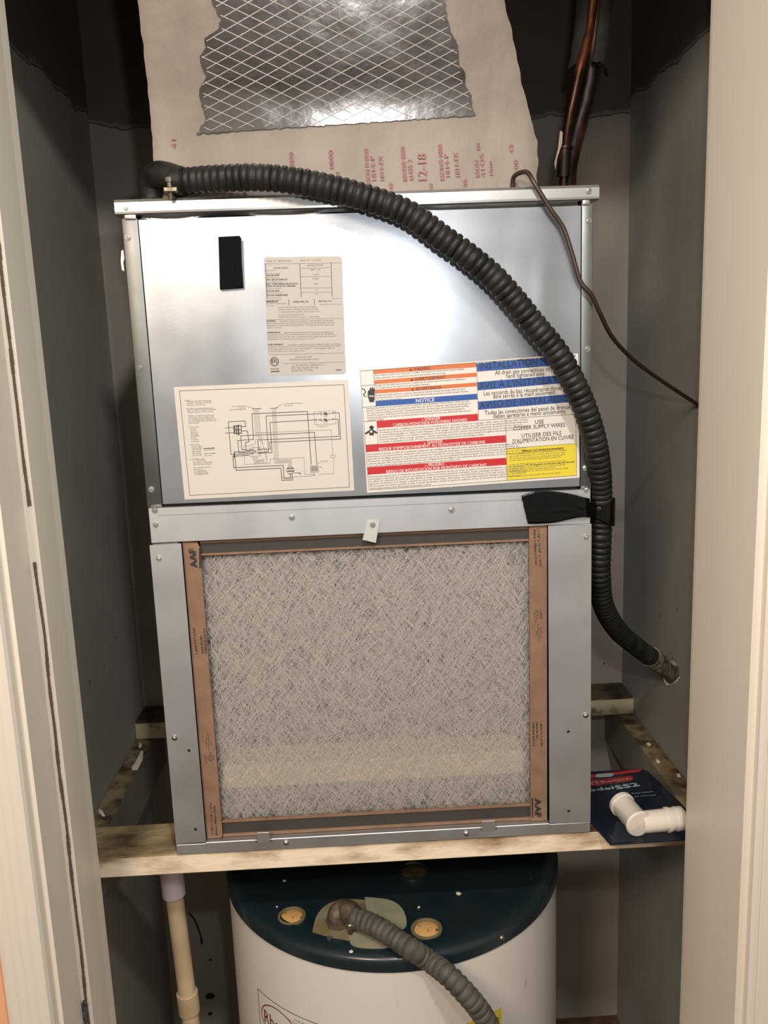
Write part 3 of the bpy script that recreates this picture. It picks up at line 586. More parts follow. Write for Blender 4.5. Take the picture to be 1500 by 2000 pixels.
T6(Kw, 'DANGER', 778, 785, 943, 773, 6.0, .00005); T6(Kw, 'CARBON MONOXIDE POISONING HAZARD', 432, 850, 1236, 792, 5.8, .00005)
T6(Kw, 'DANGER', 806, 1038, 970, 1026, 6.0, .00005); T6(Kw, "RISQUE D'EMPOISONNEMENT AU MONOXYDE DE CARBONE", 280, 1112, 1430, 1032, 5.8, .00005)
T6(Kw, 'PELIGRO', 817, 1283, 990, 1271, 6.0, .00005); T6(Kw, 'RIESGO DE INTOXICACIÓN POR MONÓXIDO DE CARBONO', 360, 1357, 1445, 1280, 5.8, .00005)
for x, y in ((752, 783), (772, 1037), (788, 1281)): Kw.poly([Z6(x - 9, y), Z6(x + 9, y - 1), Z6(x, y - 16)])
T7(K, 'INSTALLATION NOTICE', 92, 222, 1050, 145, 12.6); T7(K, "AVIS À L'INSTALLATEUR", 80, 430, 1075, 348, 12.6); T7(K, 'AVISO DE INSTALACIÓN', 88, 632, 1088, 552, 12.6)
for t, x0, y0, x1, y1, h in (('All drain pan connections to be', 250, 279, 885, 232, 8.2), ('hand tightened only.', 368, 313, 775, 285, 8.2), ('Les raccords du bac récupération doivent', 132, 495, 985, 432, 8.2), ('être serrés à la main seulement.', 232, 528, 890, 480, 8.2), ('Todas las conecciones del panel de drenaje', 143, 698, 1045, 632, 8.2), ('deben apretarse a mano únicamente.', 232, 734, 998, 678, 8.2), ('USE', 670, 793, 760, 787, 7.6), ('COPPER SUPPLY WIRES', 442, 860, 985, 820, 7.8), ('UTILISER DES FILS', 530, 936, 945, 906, 7.6), ("D'ALIMENTATION EN CUIVRE", 437, 995, 1072, 948, 7.8)): T7(K, t, x0, y0, x1, y1, h)
T7(K, 'Aluminum Coil Cleaning Recommendation', 535, 1083, 970, 1052, 3.8, .0001); K.line([Z7(535, 1090), Z7(970, 1058)], .5)
for t, x0, y0, x1 in (('This unit is equipped with an aluminum tube evaporator coil. The safest', 395, 1118, 1000), ('way to clean the evaporator coil is to simply flush the coil with water.', 397, 1140, 990), ('This cleaning practice remains as the recommended cleaning method', 398, 1163, 985), ('for both copper tube and aluminum tube residential cooling coils.', 400, 1183, 940), ('An alternate cleaning method is to use one of the products listed in the', 398, 1226, 995), ('technical publication', 400, 1248, 565), ('to clean the coils. The cleaners listed are the only agents deemed safe', 402, 1268, 990), ('and approved for use to clean round tube aluminum coils.', 403, 1288, 885), ('TP-109 is also available on the web site in Partner Link > Service Toolkit', 405, 1307, 1020), ('NOTE: Ensure coils are rinsed well after the use of any cleaners.', 400, 1350, 945)):
    T7(Kg, t, x0, y0, x1, y0 - (x1 - x0) * .075, 3.0)
T7(K, 'TP-109 (shipped in the literature bag with this unit)', 572, 1234, 1083, 1196, 3.2, .00008)
def para(x0, x1, y, dy, h, lines, slope=-.073):
    for i, (t, fr) in enumerate(lines):
        xe = x0 + (x1 - x0) * fr; T6(Kg, t, x0 + i * 3, y + i * dy, xe + i * 3, y + i * dy + slope * (xe - x0), h)
para(235, 1200, 303, 29, 3.3, (('Risk of electric shock. Can cause injury or death. Disconnect all remote electric power supplies', 1), ('before servicing. This compartment must be closed except when servicing.', .79)))
para(243, 1215, 412, 27, 3.3, (('Danger de choc électrique ou de mort. Coupez tout le courant avant tout entretien ou réparation.', 1), ('Ce compartiment doit rester fermé sauf pendant l\'entretien.', .6)))
para(248, 1210, 520, 26, 3.3, (('Riesgo de choque eléctrico o muerte. Desconecte todas las fuentes de energía eléctrica antes', 1), ('de mantenimiento o servicio técnico. El compartimento debe permanecer cerrado excepto durante', 1.03)))
para(140, 1255, 662, 25.5, 3.2, (('Heating units should not be used without routine inspection and maintenance. If the building in which any such', 1), ('device is located will be vacant, care should be taken that such device is routinely inspected and maintained. In', 1.01), ('the event that the building is exposed to freezing temperatures, all water pipes should be drained/the building', .99), ('should be properly winterized, and the water source should be closed. Should the building be exposed to', .95), ('freezing temperatures, any hydronic coil units should be drained as well. In such case, alternative heat sources', 1.0), ('should be utilized.', .16)))
para(272, 1890, 897, 25.5, 3.2, (('Special warning for installation of furnaces or air handling units in enclosed areas such as garages, utility rooms or parking areas. Carbon', 1), ('monoxide producing devices (such as automobile, space heater, gas water heater, etc.) should not be operated in enclosed areas such', 1), ('as unventilated garages or utility rooms because of the danger of carbon monoxide (CO) poisoning resulting from the exhaust', .955), ('emissions. If a furnace or air handler is installed in an enclosed area and a carbon monoxide producing service is operated therein, there', 1), ('must be adequate direct outside ventilation. Carbon monoxide emissions can be (re)circulated throughout the structure if the furnace or', .99), ('air handler is operating in any mode. CO can cause serious illness including permanent brain damage or death.', .70)))
para(150, 1880, 1160, 25.5, 3.2, (("Avertissement spécial au sujet de l'installation d'appareils de chauffage ou de traitement d'air dans des endroits clos, tels les garages, les locaux", .97), ("d'entretien et les stationnements. Evitez de mettre en marche les appareils produisant du monoxyde de carbone (tels que les automobiles, les", .95), ("appareils de chauffage autonome, etc.) dans des endroits non ventilés tels que les dangers d'empoisonnement au monoxyde de carbone. Si vous devez", 1), ("fonctionner ces appareils dans un endroit clos, assurez-vous qu'il y ait une ventilation directe provenant de l'extérieur. Les émissions de monoxyde", .99), ("carbone peuvent être recirculés dans les endroits clos, si l'appareil de chauffage ou de traitement d'air sont en marche. Le monoxyde de carbone", .975), ('peut causer des maladies graves telles que des dommages permanents au cerveau et meme la mort.', .58)))
para(170, 1865, 1404, 25.5, 3.2, (('Advertencia especial para la instalación de calentadores o manejadoras de aire en áreas cerradas como estacionamientos o cuartos de servicio.', 1), ('Los equipos o aparatos que producen monóxido de carbono (tal como automóvil, calentador de gas, calentador de agua por medio de gas, etc)', .99), ('no deben ser operados en áreas cerradas debido al riesgo de envenenamiento por monóxido de carbono (CO) que resulta de las emisiones de', 1), ('gases de combustión. Si el equipo o aparato se opera en dichas áreas, debe existir una adecuada ventilación directa al exterior. Las emisiones', 1), ('de monóxido de carbono pueden circular a través del aparato cuando se opera en cualquier modo. El monóxido de carbono puede causar', .97), ('enfermedades severas como: daño cerebral permanente o muerte.', .39)))
T6(Kg, 'el servicio de mantenimiento.', 255, 572, 520, 553, 3.0)
for seg in ((Z6(72, 247), Z7(1100, 75)), (Z6(72, 247), Z6(170, 1540), Z7(1105, 1333), Z7(1087, 75)), (Z7(78, 755), Z7(1097, 690)), (Z7(55, 160), Z7(78, 755)), (Z7(362, 742), Z7(378, 1382)), (Z6(218, 238), Z6(247, 632)), (Z6(90, 406), Z6(236, 398)), (Z6(105, 640), Z6(247, 630)), (Z6(116, 797), Z6(255, 787)), (Z6(258, 866), Z6(270, 1040)), (Z6(132, 1050), Z6(270, 1040)), (Z7(63, 242), Z7(1090, 163)), (Z7(372, 1050), Z7(1100, 998))): K.line(seg, .55)
# hand and person pictograms
hand = [(158, 470), (168, 450), (178, 455), (180, 430), (192, 425), (200, 448), (204, 422), (216, 422), (218, 448), (226, 432), (232, 440), (230, 500), (232, 545), (222, 585), (175, 585), (170, 560), (155, 520)]
K.poly([Z6(x, y) for x, y in hand]); K.line([Z6(x, y) for x, y in ((98, 440), (120, 448), (132, 470), (128, 488), (112, 500), (118, 518), (132, 522))], 1.6)
Kw.line([Z6(*p) for p in ((165, 515), (185, 525), (188, 512), (205, 528), (208, 514), (226, 526))], 1.0)
K.poly([Z6(198 + 24 * cos(t * pi / 8), 860 + 22 * sin(t * pi / 8)) for t in range(16)]); K.poly([Z6(*p) for p in ((126, 920), (178, 885), (215, 882), (260, 910), (255, 930), (222, 912), (224, 943), (176, 946), (172, 915), (132, 937))])
Kw.poly([Z6(196 + 16 * cos(t * pi / 6), 905 + 12 * sin(t * pi / 6)) for t in range(12)])
K.build('black_printing', M_INK, wn); Kg.build('grey_printing', M_INKG, wn); Kw.lift = .0011; Kw.build('white_printing', M_INKW, wn)

# ------------------------------------------------------------------ air filter
fl = empty('air_filter', (-.01, .006, .0195), 'white spun-glass air filter in brown cardboard frame at the cabinet bottom', 'filter')
FY = .003
bm = bmesh.new(); slab(bm, [(-.2572, .0195), (-.2362, .0195), (-.2345, .023), (-.2345, .450), (-.2375, .4575), (-.2572, .4588)], FY, FY + .003); fr1 = obj('frame_side', bm, M_CARD, fl)
bm = bmesh.new(); slab(bm, [(.2143, .0190), (.2385, .0190), (.2390, .4590), (.217, .4600), (.2143, .457)], FY, FY + .003); fr2 = obj('frame_side', bm, M_CARD, fl)
obj('frame_top', B(-.2345, .2143, FY + .003, FY + .018, .4552, .4590), M_CARD, fl)
obj('dark_strip', B(-.2345, .2143, FY + .005, FY + .006, .4408, .4552), M_CHARCOAL, fl)
obj('inner_edge', B(-.2345, .2143, FY + .003, FY + .0075, .4380, .4408), M_CARD, fl)
obj('inner_edge', B(-.2345, .2143, FY + .003, FY + .0075, .0412, .0440), M_CARD, fl)
obj('dark_strip', B(-.2345, .2143, FY + .005, FY + .006, .0232, .0412), M_CHARCOAL, fl)
obj('frame_bottom', B(-.2345, .2143, FY + .003, FY + .018, .0190, .0232), M_CARD, fl)
bm = bmesh.new(); n = 40
g = [[bm.verts.new((-.236 + .452 * i / n, FY + .011 + .0015 * noise.noise(Vector((i * .25, j * .25, 4))), .042 + .397 * j / n)) for i in range(n + 1)] for j in range(n + 1)]
for j in range(n):
    for i in range(n): bm.faces.new((g[j][i], g[j][i + 1], g[j + 1][i + 1], g[j + 1][i]))
obj('filter_mat', bm, M_MEDIA, fl, True)
V = []; Fc = []
for k in range(26000):
    x = random.uniform(-.236, .215); z = random.uniform(.0445, .4375)
    a = random.choice((.98, -.98, .98, -.98, random.uniform(-1.5, 1.5))) + random.gauss(0, .17); L = random.uniform(.010, .05); cv = random.gauss(0, 14)
    y = FY + random.uniform(.0035, .0105); wd = random.uniform(.00005, .00013); k0 = len(V); m = 4; ok = True; pts = []
    for i in range(m + 1):
        pts.append((x, z, a)); x += cos(a) * L / m; z += sin(a) * L / m; a += cv * L / m
    if min(p[0] for p in pts) < -.2365 or max(p[0] for p in pts) > .2165 or min(p[1] for p in pts) < .0425 or max(p[1] for p in pts) > .4395: continue
    for (x, z, a) in pts: V += [(x - sin(a) * wd, y, z + cos(a) * wd), (x + sin(a) * wd, y, z - cos(a) * wd)]
    Fc += [(k0 + 2 * i, k0 + 2 * i + 1, k0 + 2 * i + 3, k0 + 2 * i + 2) for i in range(m)]
me = bpy.data.meshes.new('filter_fibre'); me.from_pydata(V, [], Fc); ff = objm('filter_fibre', me, M_FIBRE, fl); ff['kind'] = 'stuff'
def fsurf(x, z, l): return (x, FY - l, z)
K = Print(fsurf, FY, .0003)
def vt(t, p0, p1, h, b=0): K.text(t, p0, p1, h, b)
vt('AAF', (386, 1108), (382, 1072), 12.5, .0012); K.poly([(388.5, 1070.5), (391.5, 1070), (392.5, 1110), (389.5, 1110.5)])
vt('1-800-927-6789', (386.5, 1277), (381, 1226), 4.8, .0001); vt('MADE IN USA', (398, 1276), (394.5, 1242), 4.0, .00015); vt('FABRIQUÉ AUX E.U.', (404.5, 1276), (401, 1226), 4.0, .00015)
K.ring((412, 1480), 5.4, 7.8 * .8, .8, 20); vt('UL', (414.5, 1484), (413.5, 1476), 5.5); vt('CLASSIFIED', (404, 1492), (402.5, 1474), 2.8); vt('C', (417, 1493), (416.8, 1490), 3); vt('US', (412, 1472), (411.8, 1468), 3); vt('Air Filter Unit', (405, 1460), (403, 1440), 2.2); vt('As to Flammability Only', (409, 1466), (407, 1432), 2.2); vt('53MG', (413.5, 1456), (413, 1448), 2.2)
vt('17 7/8" x 19 5/8" x 13/16"', (417.5, 1631), (413, 1566), 4.4, .00008); vt('454mm x 498mm x 21mm', (425, 1632), (420.5, 1573), 4.4, .00012)
vt('17 7/8" x 19 5/8" x 13/16"', (1048.5, 1033), (1053.5, 1108), 5, .00008); vt('454mm x 498mm x 21mm', (1041.5, 1033), (1045, 1103), 5, .00012)
K.ring((1049.5, 1201), 6.4, 7.4, .8, 20); vt('UL', (1047, 1197), (1047.3, 1206), 5.5); vt('CLASSIFIED', (1055, 1190), (1057.5, 1210), 3); vt('C', (1045, 1190), (1045, 1193), 3); vt('US', (1045, 1211), (1045.5, 1216), 3); vt('Air Filter Unit', (1055, 1225), (1055.6, 1246), 2.4); vt('As to Flammability Only', (1050, 1218), (1051.5, 1254), 2.4); vt('53MG', (1046.5, 1232), (1047, 1241), 2.4)
vt('1-800-927-6789', (1054.5, 1409), (1055.5, 1458), 5, .0001); vt('MADE IN USA', (1046.5, 1411), (1047.5, 1443), 4.2, .00015); vt('FABRIQUÉ AUX E.U.', (1039.5, 1411), (1040.5, 1458), 4.2, .00015)
vt('AAF', (1044, 1560), (1044.5, 1596), 12.5, .0012); K.poly([(1038, 1558), (1041, 1558), (1041.5, 1597), (1038.5, 1597)])
K.build('frame_printing', M_INK, fr1)

# ------------------------------------------------------------------ conduits
def corr(pitch, r0, r1):
    def f(i, L):
        t = (L / pitch) % 1; return r0 + (r1 - r0) * (max(0, sin(pi * t)) ** .30)
    return f
hz_ = empty('flexible_conduit', tuple(at(298, 392, 'y', .03)), 'black ribbed flexible conduit arching across the metal access panel', 'conduit')
pts = [(350, 355, .0), (424, 349, -.014), (517, 347, -.026), (611, 360, -.034), (704, 383, -.040), (793, 415, -.044), (863, 464, -.046), (910, 497, -.047), (961, 539, -.047), (1003, 585, -.047), (1045, 637, -.046), (1083, 683, -.044), (1111, 730, -.042), (1133, 775, -.038), (1150, 820, -.032), (1163, 868, -.022), (1170, 913, -.006), (1173, 960, .014), (1173.5, 1010, .026), (1172, 1060, .032), (1171, 1122, .048), (1178, 1180, .085), (1204, 1228, .14), (1239, 1260, .195), (1275, 1286, .235)]
CP = [at(x, y, 'y', d) for x, y, d in pts]
path = resample(spline(CP, 14), .0013)
obj('ribbed_hose', tube(bmesh.new(), path, corr(.0094, .0118, .0162), 20), M_HOSE, hz_, True)
# elbow connector on the cap
e0 = at(298, 392, 'y', .03); e0.z = .8992
ep = spline([e0, e0 + Vector((0, 0, .014)), e0 + Vector((.002, -.004, .026)), e0 + Vector((.016, -.016, .0315)), CP[0] + Vector((.006, -.002, 0))], 8)
bm = bmesh.new(); tube(bm, ep, lambda i, L: .0125 + .004 * min(1, L / .04), 18); tube(bm, [e0 + Vector((0, 0, .0)), e0 + Vector((0, 0, .005))], .0155, 6); tube(bm, [CP[0] + Vector((-.006, .001, 0)), CP[0] + Vector((.006, -.001, 0))], .0182, 18)
el = obj('elbow_connector', bm, M_HOSE, hz_, True)
c0 = at(330, 368, 'y', -.020); bm = bmesh.new(); tube(bm, [c0 + Vector((0, .006, -.012)), c0 + Vector((0, .004, .012))], .0028, 8); tube(bm, [c0 + Vector((0, .004, .009)), c0 + Vector((0, .003, .014))], .0048, 8); box(bm, c0.x - .007, c0.x + .010, c0.y, c0.y + .008, c0.z - .004, c0.z + .002, bev=.001)
obj('clamp_screw', bm, M_ZINC, el, True)
tg = at(1314, 1318, 'x', XR + .004); dv = (tg - CP[-1]).normalized(); a = CP[-1] - dv * .010
bm = bmesh.new(); tube(bm, [a, a + dv * .020], .0178, 16); tube(bm, [a + dv * .019, a + dv * .026], .0150, 16); tube(bm, [a + dv * .025, a + dv * .034], .0185, 6); tube(bm, [a + dv * .033, tg, tg + Vector((.04, .01, -.002))], .0145, 16, jitter=.002)
obj('wall_connector', bm, mat('dirty_cast_zinc', s(150, 146, 128), .5, .25, scale=70, col2=s(64, 58, 46), bump=.5), hz_, True)
# tape strap
tp = empty('tape_strap', tuple(at(1060, 1022, 'y', -.004)), 'shiny black vinyl tape holding the ribbed conduit to the cabinet side', 'tape')
cc = at(1173.3, 1003, 'y', .0245); rr = .0192
cols = [((1018, 968), (1031, 1023), -.0046), ((1024, 966), (1036, 1023), -.0048), ((1045, 960), (1050, 1023), -.005), ((1075, 959), (1080, 1021), -.0052), ((1100, 962), (1105, 1016), -.006), ((1125, 967), (1128, 1011), -.0075), ((1143, 972), (1146, 1010), -.008)]
bm = bmesh.new(); grid = []; NR = 16
ct, cb = [], []
for (t_, b_, y) in cols: ct.append(at(*t_, 'y', y)); cb.append(at(*b_, 'y', y))
zt0, zb0 = at(1172, 979, 'y', .005).z, at(1172, 1031, 'y', .005).z
for k in range(9):
    an = math.radians(-125 + k * 27); z0, z1 = (zt0 + .002 - .0003 * k, zb0 + .012 - min(k, 3) * .004)
    ct.append(Vector((cc.x + rr * cos(an), cc.y + rr * sin(an), z0))); cb.append(Vector((cc.x + rr * cos(an), cc.y + rr * sin(an), z1)))
for a, b, in zip(spline(ct, 5), spline(cb, 5)):
    col = []
    for j in range(NR + 1):
        p = a.lerp(b, j / NR); i = len(grid)
        p.y -= .0010 * abs(noise.noise(Vector((i * .09 - j * .12, j * .35, 3)))) * (i > 8) + .0002
        if i == 0: p.x += .0012 * noise.noise(Vector((j * .8, 0, 0)))
        col.append(bm.verts.new(p))
    grid.append(col)
for a, b in zip(grid, grid[1:]):
    for j in range(NR): bm.faces.new((a[j], a[j + 1], b[j + 1], b[j]))
o = obj('tape_band', bm, M_TAPE, tp, True); md = o.modifiers.new('s', 'SOLIDIFY'); md.thickness = .0004; md.offset = 0

# thin brown control wire
wp = [(1001, 366, .028), (1003, 347, .02), (1017, 337, .004), (1031, 338, -.006), (1045, 360, -.0135), (1075, 408, -.0135), (1100, 445, -.012), (1117, 495, -.012), (1133, 548, -.012), (1155, 576, -.0115), (1172, 612, .0), (1197, 660, .03), (1240, 705, .08), (1290, 742, .13), (1362, 790, .19)]
WP = [at(x, y, 'y', d) for x, y, d in wp]; WP[0].z = .8995; WP.append(at(1392, 812, 'x', XR - .001))
o = obj('control_wire', tube(bmesh.new(), spline(WP, 8), .0030, 8), M_WIRE, None, True)
tag(o, 'thin brown control wire looping from the cabinet top to the right wall', 'wire')

# ------------------------------------------------------------------ copper lines
cp = empty('copper_line', tuple(at(1100, 357, 'y', .12)), 'tarnished copper refrigerant pipes in black foam above the cabinet top', 'pipe')
def pth(L, y=.10): return [at(a, b, 'y', y + d) for a, b, d in L]
a_ = pth([(1100, 372, .01), (1102, 330, 0), (1104, 288, -.006), (1109, 248, -.012), (1118, 202, -.016), (1132, 135, -.014), (1144, 90, -.008), (1152, 50, -.002), (1158, 0, .0), (1162, -60, .0)]); a_[0].z = .900
obj('liquid_line', tube(bmesh.new(), spline(a_, 8), .0066, 12), M_COPPER2, cp, True)
b_ = pth([(1108, 372, .025), (1110, 330, .02), (1117, 295, .016), (1129, 245, .012), (1144, 194, .012), (1154, 140, .012), (1163, 60, .012), (1168, -60, .012)]); b_[0].z = .900
obj('suction_line', tube(bmesh.new(), spline(b_, 8), .0122, 16, jitter=.0008), M_COPPER, cp, True)
bm = bmesh.new(); tube(bm, [at(1101, 345, 'y', .10), at(1103, 300, 'y', .096), at(1105, 285, 'y', .094)], lambda i, L: .0098 - i * .001, 12, jitter=.001); tube(bm, [at(1104, 292, 'y', .095), at(1104, 287, 'y', .095)], .0108, 12)
obj('brazed_joint', bm, M_COPPER, cp, True)
q = [at(*p, 'y', .085) for p in ((1094, 255), (1099, 258), (1098, 280), (1088, 310), (1085, 332), (1083, 318), (1090, 290))]
bm = bmesh.new(); slab(bm, [(p.x, p.z) for p in q], .085, .087); obj('paint_flap', bm, M_MASTIC, cp)
bm = bmesh.new(); ctr = spline(pth([(1145, 132, .012), (1152, 90, .012), (1158, 40, .012), (1163, -20, .012), (1166, -120, .012)]), 8); seg = 28; rings = []
for ri in (.0240, .0150):
    rg = []
    for i, p in enumerate(ctr):
        ring = []
        for k in range(seg + 1):
            an = math.radians(-90 - 28 + (22 if 1 else 0)) - math.radians(8) + math.radians(20 + 320 * k / seg) ; r = ri + .0015 * noise.noise(Vector((k * .5, i * .4, ri * 99)))
            zz = p.z + (.006 * noise.noise(Vector((k * .6, 1, 1))) if i == 0 else 0)
            ring.append(bm.verts.new((p.x + r * cos(an), p.y + r * sin(an), zz)))
        rg.append(ring)
    rings.append(rg)
for rg in rings:
    for A_, B_ in zip(rg, rg[1:]):
        for k in range(seg): bm.faces.new((A_[k], A_[k + 1], B_[k + 1], B_[k]))
for k in range(seg): bm.faces.new((rings[0][0][k], rings[0][0][k + 1], rings[1][0][k + 1], rings[1][0][k]))
for i in range(len(ctr) - 1):
    for e in (0, seg): bm.faces.new((rings[0][i][e], rings[0][i + 1][e], rings[1][i + 1][e], rings[1][i][e]))
obj('foam_insulation', bm, M_FOAM, cp, True)

# ------------------------------------------------------------------ duct plenum
du = empty('duct_plenum', (0, .2, .8996), 'grey mastic-sealed foil duct plenum rising from the cabinet top', 'duct')
ZK, TL = .985, .42
def dy(z):
    t = max(0, z - ZK + .03); k = .075
    return .030 - TL * (t * t / (2 * k) if t < k else t - k / 2)
def dxl(z): return -.2598 + .010 * min(1, max(0, (z - .96) / .2)) * 1 + .0022 * noise.noise(Vector((z * 60, 0, 0)))
def dxr(z):
    return (.2345 - max(0, z - .962) * .338) + .003 * noise.noise(Vector((z * 55, 7, 0)))
def face(u, z, lift=0):
    xl, xr = dxl(z), dxr(z); return (xl + (xr - xl) * u, dy(z) - lift, z)
bm = bmesh.new(); NU, NV = 70, 90; ZA, ZB = .8997, 1.30; g = []
for j in range(NV + 1):
    z = ZA + (ZB - ZA) * j / NV; row = []
    for i in range(NU + 1):
        u = i / NU; x, y, z_ = face(u, z); e = min(u, 1 - u); y += .0016 * noise.noise(Vector((x * 35, z * 22, 0))) * (1.3 if e < .22 else .35)
        if e < .012: y += .003
        row.append(bm.verts.new((x, y, z)))
    g.append(row)
for j in range(NV):
    for i in range(NU): bm.faces.new((g[j][i], g[j][i + 1], g[j + 1][i + 1], g[j + 1][i]))
for e in (0, NU):
    bk = [bm.verts.new((g[j][e].co.x, .42, g[j][e].co.z)) for j in range(NV + 1)]
    for j in range(NV): bm.faces.new((g[j][e], g[j + 1][e], bk[j + 1], bk[j]))
    if e == 0: bl = bk
for j in range(NV): bm.faces.new((bl[j], bl[j + 1], bk[j + 1], bk[j]))
obj('duct_board', bm, M_MASTIC, du, True)
# foil window framed by brushed mastic
Lb = [(412, -80), (412, 0), (432, 40), (404, 75), (425, 60), (400, 95), (388, 112), (404, 150), (390, 172), (394, 205), (402, 232), (384, 262)]
Rb = [(845, -80), (868, 0), (873, 40), (885, 70), (893, 92), (898, 130), (907, 140), (908, 165), (920, 185), (922, 210), (928, 228)]
def onface(px, py):
    z = at(px, py, 'y', .02).z
    for _ in range(6): z = at(px, py, 'y', dy(z)).z
    p = at(px, py, 'y', dy(z)); return p.x, p.z
Lw = sorted([onface(*p)[::-1] for p in Lb]); Rw = sorted([onface(*p)[::-1] for p in Rb])
def interp(T, z):
    if z <= T[0][0]: return T[0][1]
    for a, b in zip(T, T[1:]):
        if z <= b[0]: t = (z - a[0]) / max(b[0] - a[0], 1e-6); return a[1] + (b[1] - a[1]) * t
    return T[-1][1]
zlo_l, zlo_r = onface(384, 262)[1], onface(928, 226)[1]
bm = bmesh.new(); NU, NV = 90, 110; g = []
ztop = 1.29
for j in range(NV + 1):
    row = []
    for i in range(NU + 1):
        u = i / NU; zb = zlo_l + (zlo_r - zlo_l) * u + .0022 * noise.noise(Vector((u * 60, 0, 9))); z = zb + (ztop - zb) * j / NV
        jag = .0032 * noise.noise(Vector((z * 230, 3, 0))) + .003 * noise.noise(Vector((z * 70, 8, 0))); xl = interp(Lw, z) + jag; xr = interp(Rw, z) + jag * .6
        x = xl + (xr - xl) * u; row.append(bm.verts.new((x, dy(z) - .0022 + .0004 * noise.noise(Vector((x * 28, z * 26, 5))), z)))
    g.append(row)
for j in range(NV):
    for i in range(NU): bm.faces.new((g[j][i], g[j][i + 1], g[j + 1][i + 1], g[j + 1][i]))
foil = obj('foil_facing', bm, M_FOIL, du, True); foil['label'] = 'silver foil facing with diamond scrim'
V = []; Fc = []
for sg in (1, -1):
    c = -1.0
    while c < 1.6:
        c += .0128; run = []
        for i in range(130):
            x = -.26 + i * .004; z = c + sg * .42 * x
            zb = zlo_l + (zlo_r - zlo_l) * (x + .2) / .36
            if z > zb + .002 and z < ztop and interp(Lw, z) + .001 < x < interp(Rw, z) - .001: run.append((x, dy(z) - .0027, z))
            else:
                if len(run) > 1:
                    k0 = len(V)
                    for p in run: V += [(p[0], p[1], p[2] + .0005), (p[0], p[1] - .0004, p[2]), (p[0], p[1], p[2] - .0005)]
                    for q in range(len(run) - 1): Fc += [(k0 + 3 * q, k0 + 3 * q + 1, k0 + 3 * q + 4, k0 + 3 * q + 3), (k0 + 3 * q + 1, k0 + 3 * q + 2, k0 + 3 * q + 5, k0 + 3 * q + 4)]
                run = []
me = bpy.data.meshes.new('scrim_thread'); me.from_pydata(V, [], Fc); o = objm('scrim_thread', me, M_SCRIM, du); o['kind'] = 'stuff'
K = Print(lambda x, z, l: (x, dy(z) - .0015 - l, z), .030)
for t, p0, p1, h in (('0800', (575, 326), (573, 297), 8), ('-F', (590, 352), (588, 332), 8), ('-FX', (604, 350), (602, 326), 7), ('0800', (652, 330), (650, 293), 8), ('43', (664, 352), (663, 335), 7), ('BSON M 0800', (724, 360), (719, 290), 8), ('1814-P', (735, 352), (731, 304), 8), ('1814-FX', (751, 352), (747, 304), 8), ('BSON® 0800', (795, 353), (790, 286), 8), ('41435 2', (808, 353), (804, 311), 8.5), ('12-18', (834, 352), (832, 300), 17), ('BSON® 0800', (868, 352), (863, 282), 8), ('1814-P', (879, 345), (875, 300), 8), ('1811-FX', (898, 345), (893, 297), 8), ('BSON', (937, 345), (934, 312), 8), ('00', (938, 293), (937, 279), 7), ('41435', (948, 345), (944, 300), 8), ('Manu', (963, 342), (960, 315), 7), ('00', (483, 384), (482, 369), 8), ('00', (768, 370), (767, 357), 8), ('00', (846, 368), (845, 358), 7), ('00', (913, 364), (912, 350), 8), ('43', (1003, 300), (1002, 282), 8), ('41', (345, 290), (344, 272), 8), ('08', (1012, 330), (1011, 312), 8)):
    K.text(t, p0, p1, h, .00012)
K.build('duct_printing', M_PINKINK, du)

# ------------------------------------------------------------------ water heater
HX, HY, HR, ZR = .0146, .232, .288, -.170
wh = empty('water_heater', (HX, HY, ZF), 'white water heater tank with dark teal top under the shelf', 'water heater')
obj('tank_body', lathe(bmesh.new(), HX, HY, [(0, ZF + .001), (HR - .004, ZF + .001), (HR - .003, ZR + .004), (0, ZR + .006)], 128), M_TANK, wh, True)
ZT = -.147
obj('top_cap', lathe(bmesh.new(), HX, HY, [(HR - .001, ZR), (HR, ZR), (HR, ZT - .008), (HR - .002, ZT - .003), (HR - .008, ZT), (HR - .03, ZT + .0005), (HR - .036, ZT - .002), (0, ZT - .002)], 128), M_TEAL, wh, True)
ZT2 = ZT - .002
def ring_port(px, py, r, h, plug=True, name='port'):
    c = at(px, py, 'z', ZT2); bm = bmesh.new(); lathe(bm, c.x, c.y, [(r, ZT2), (r, ZT2 + h), (r * .86, ZT2 + h + .001), (r * .78, ZT2 + h * .4), (r * .78, ZT2 - .0005)], 32)
    rg = obj('pipe_port_ring', bm, M_RING if plug else M_TEAL, wh, True)
    bm = bmesh.new(); lathe(bm, c.x, c.y, [(r * .79, ZT2 + .0002), (r * .6, ZT2 + h * .9), (0, ZT2 + h)] if plug else [(r * .79, ZT2 + .0002), (r * .3, ZT2 + .0004), (0, ZT2 + .0004)], 32)
    obj('foam_plug', bm, M_INSF if plug else M_WOODB, rg, True)
ring_port(570, 1791, .0215, .003); ring_port(833, 1816, .0235, .003); ring_port(807, 1704, .0265, .004, False)
def plate(name, pts, m, z0, h, par=wh):
    w_ = spline([Vector((*at(a, b, 'z', z0)[:2], 0)) for a, b in pts + pts[:1]], 6)[:-1]; bm = bmesh.new(); n = len(w_)
    a = [bm.verts.new((p.x, p.y, z0)) for p in w_]; b = [bm.verts.new((p.x, p.y, z0 + h)) for p in w_]
    for i in range(n): bm.faces.new((a[i], a[(i + 1) % n], b[(i + 1) % n], b[i]))
    bm.faces.new(b); bm.faces.new(a[::-1]); return obj(name, bm, m, par)
pl = plate('junction_cover', [(609, 1825), (622, 1785), (655, 1762), (715, 1761), (745, 1790), (740, 1830), (700, 1848), (650, 1844), (618, 1838)], M_PLATE, ZT2, .002)
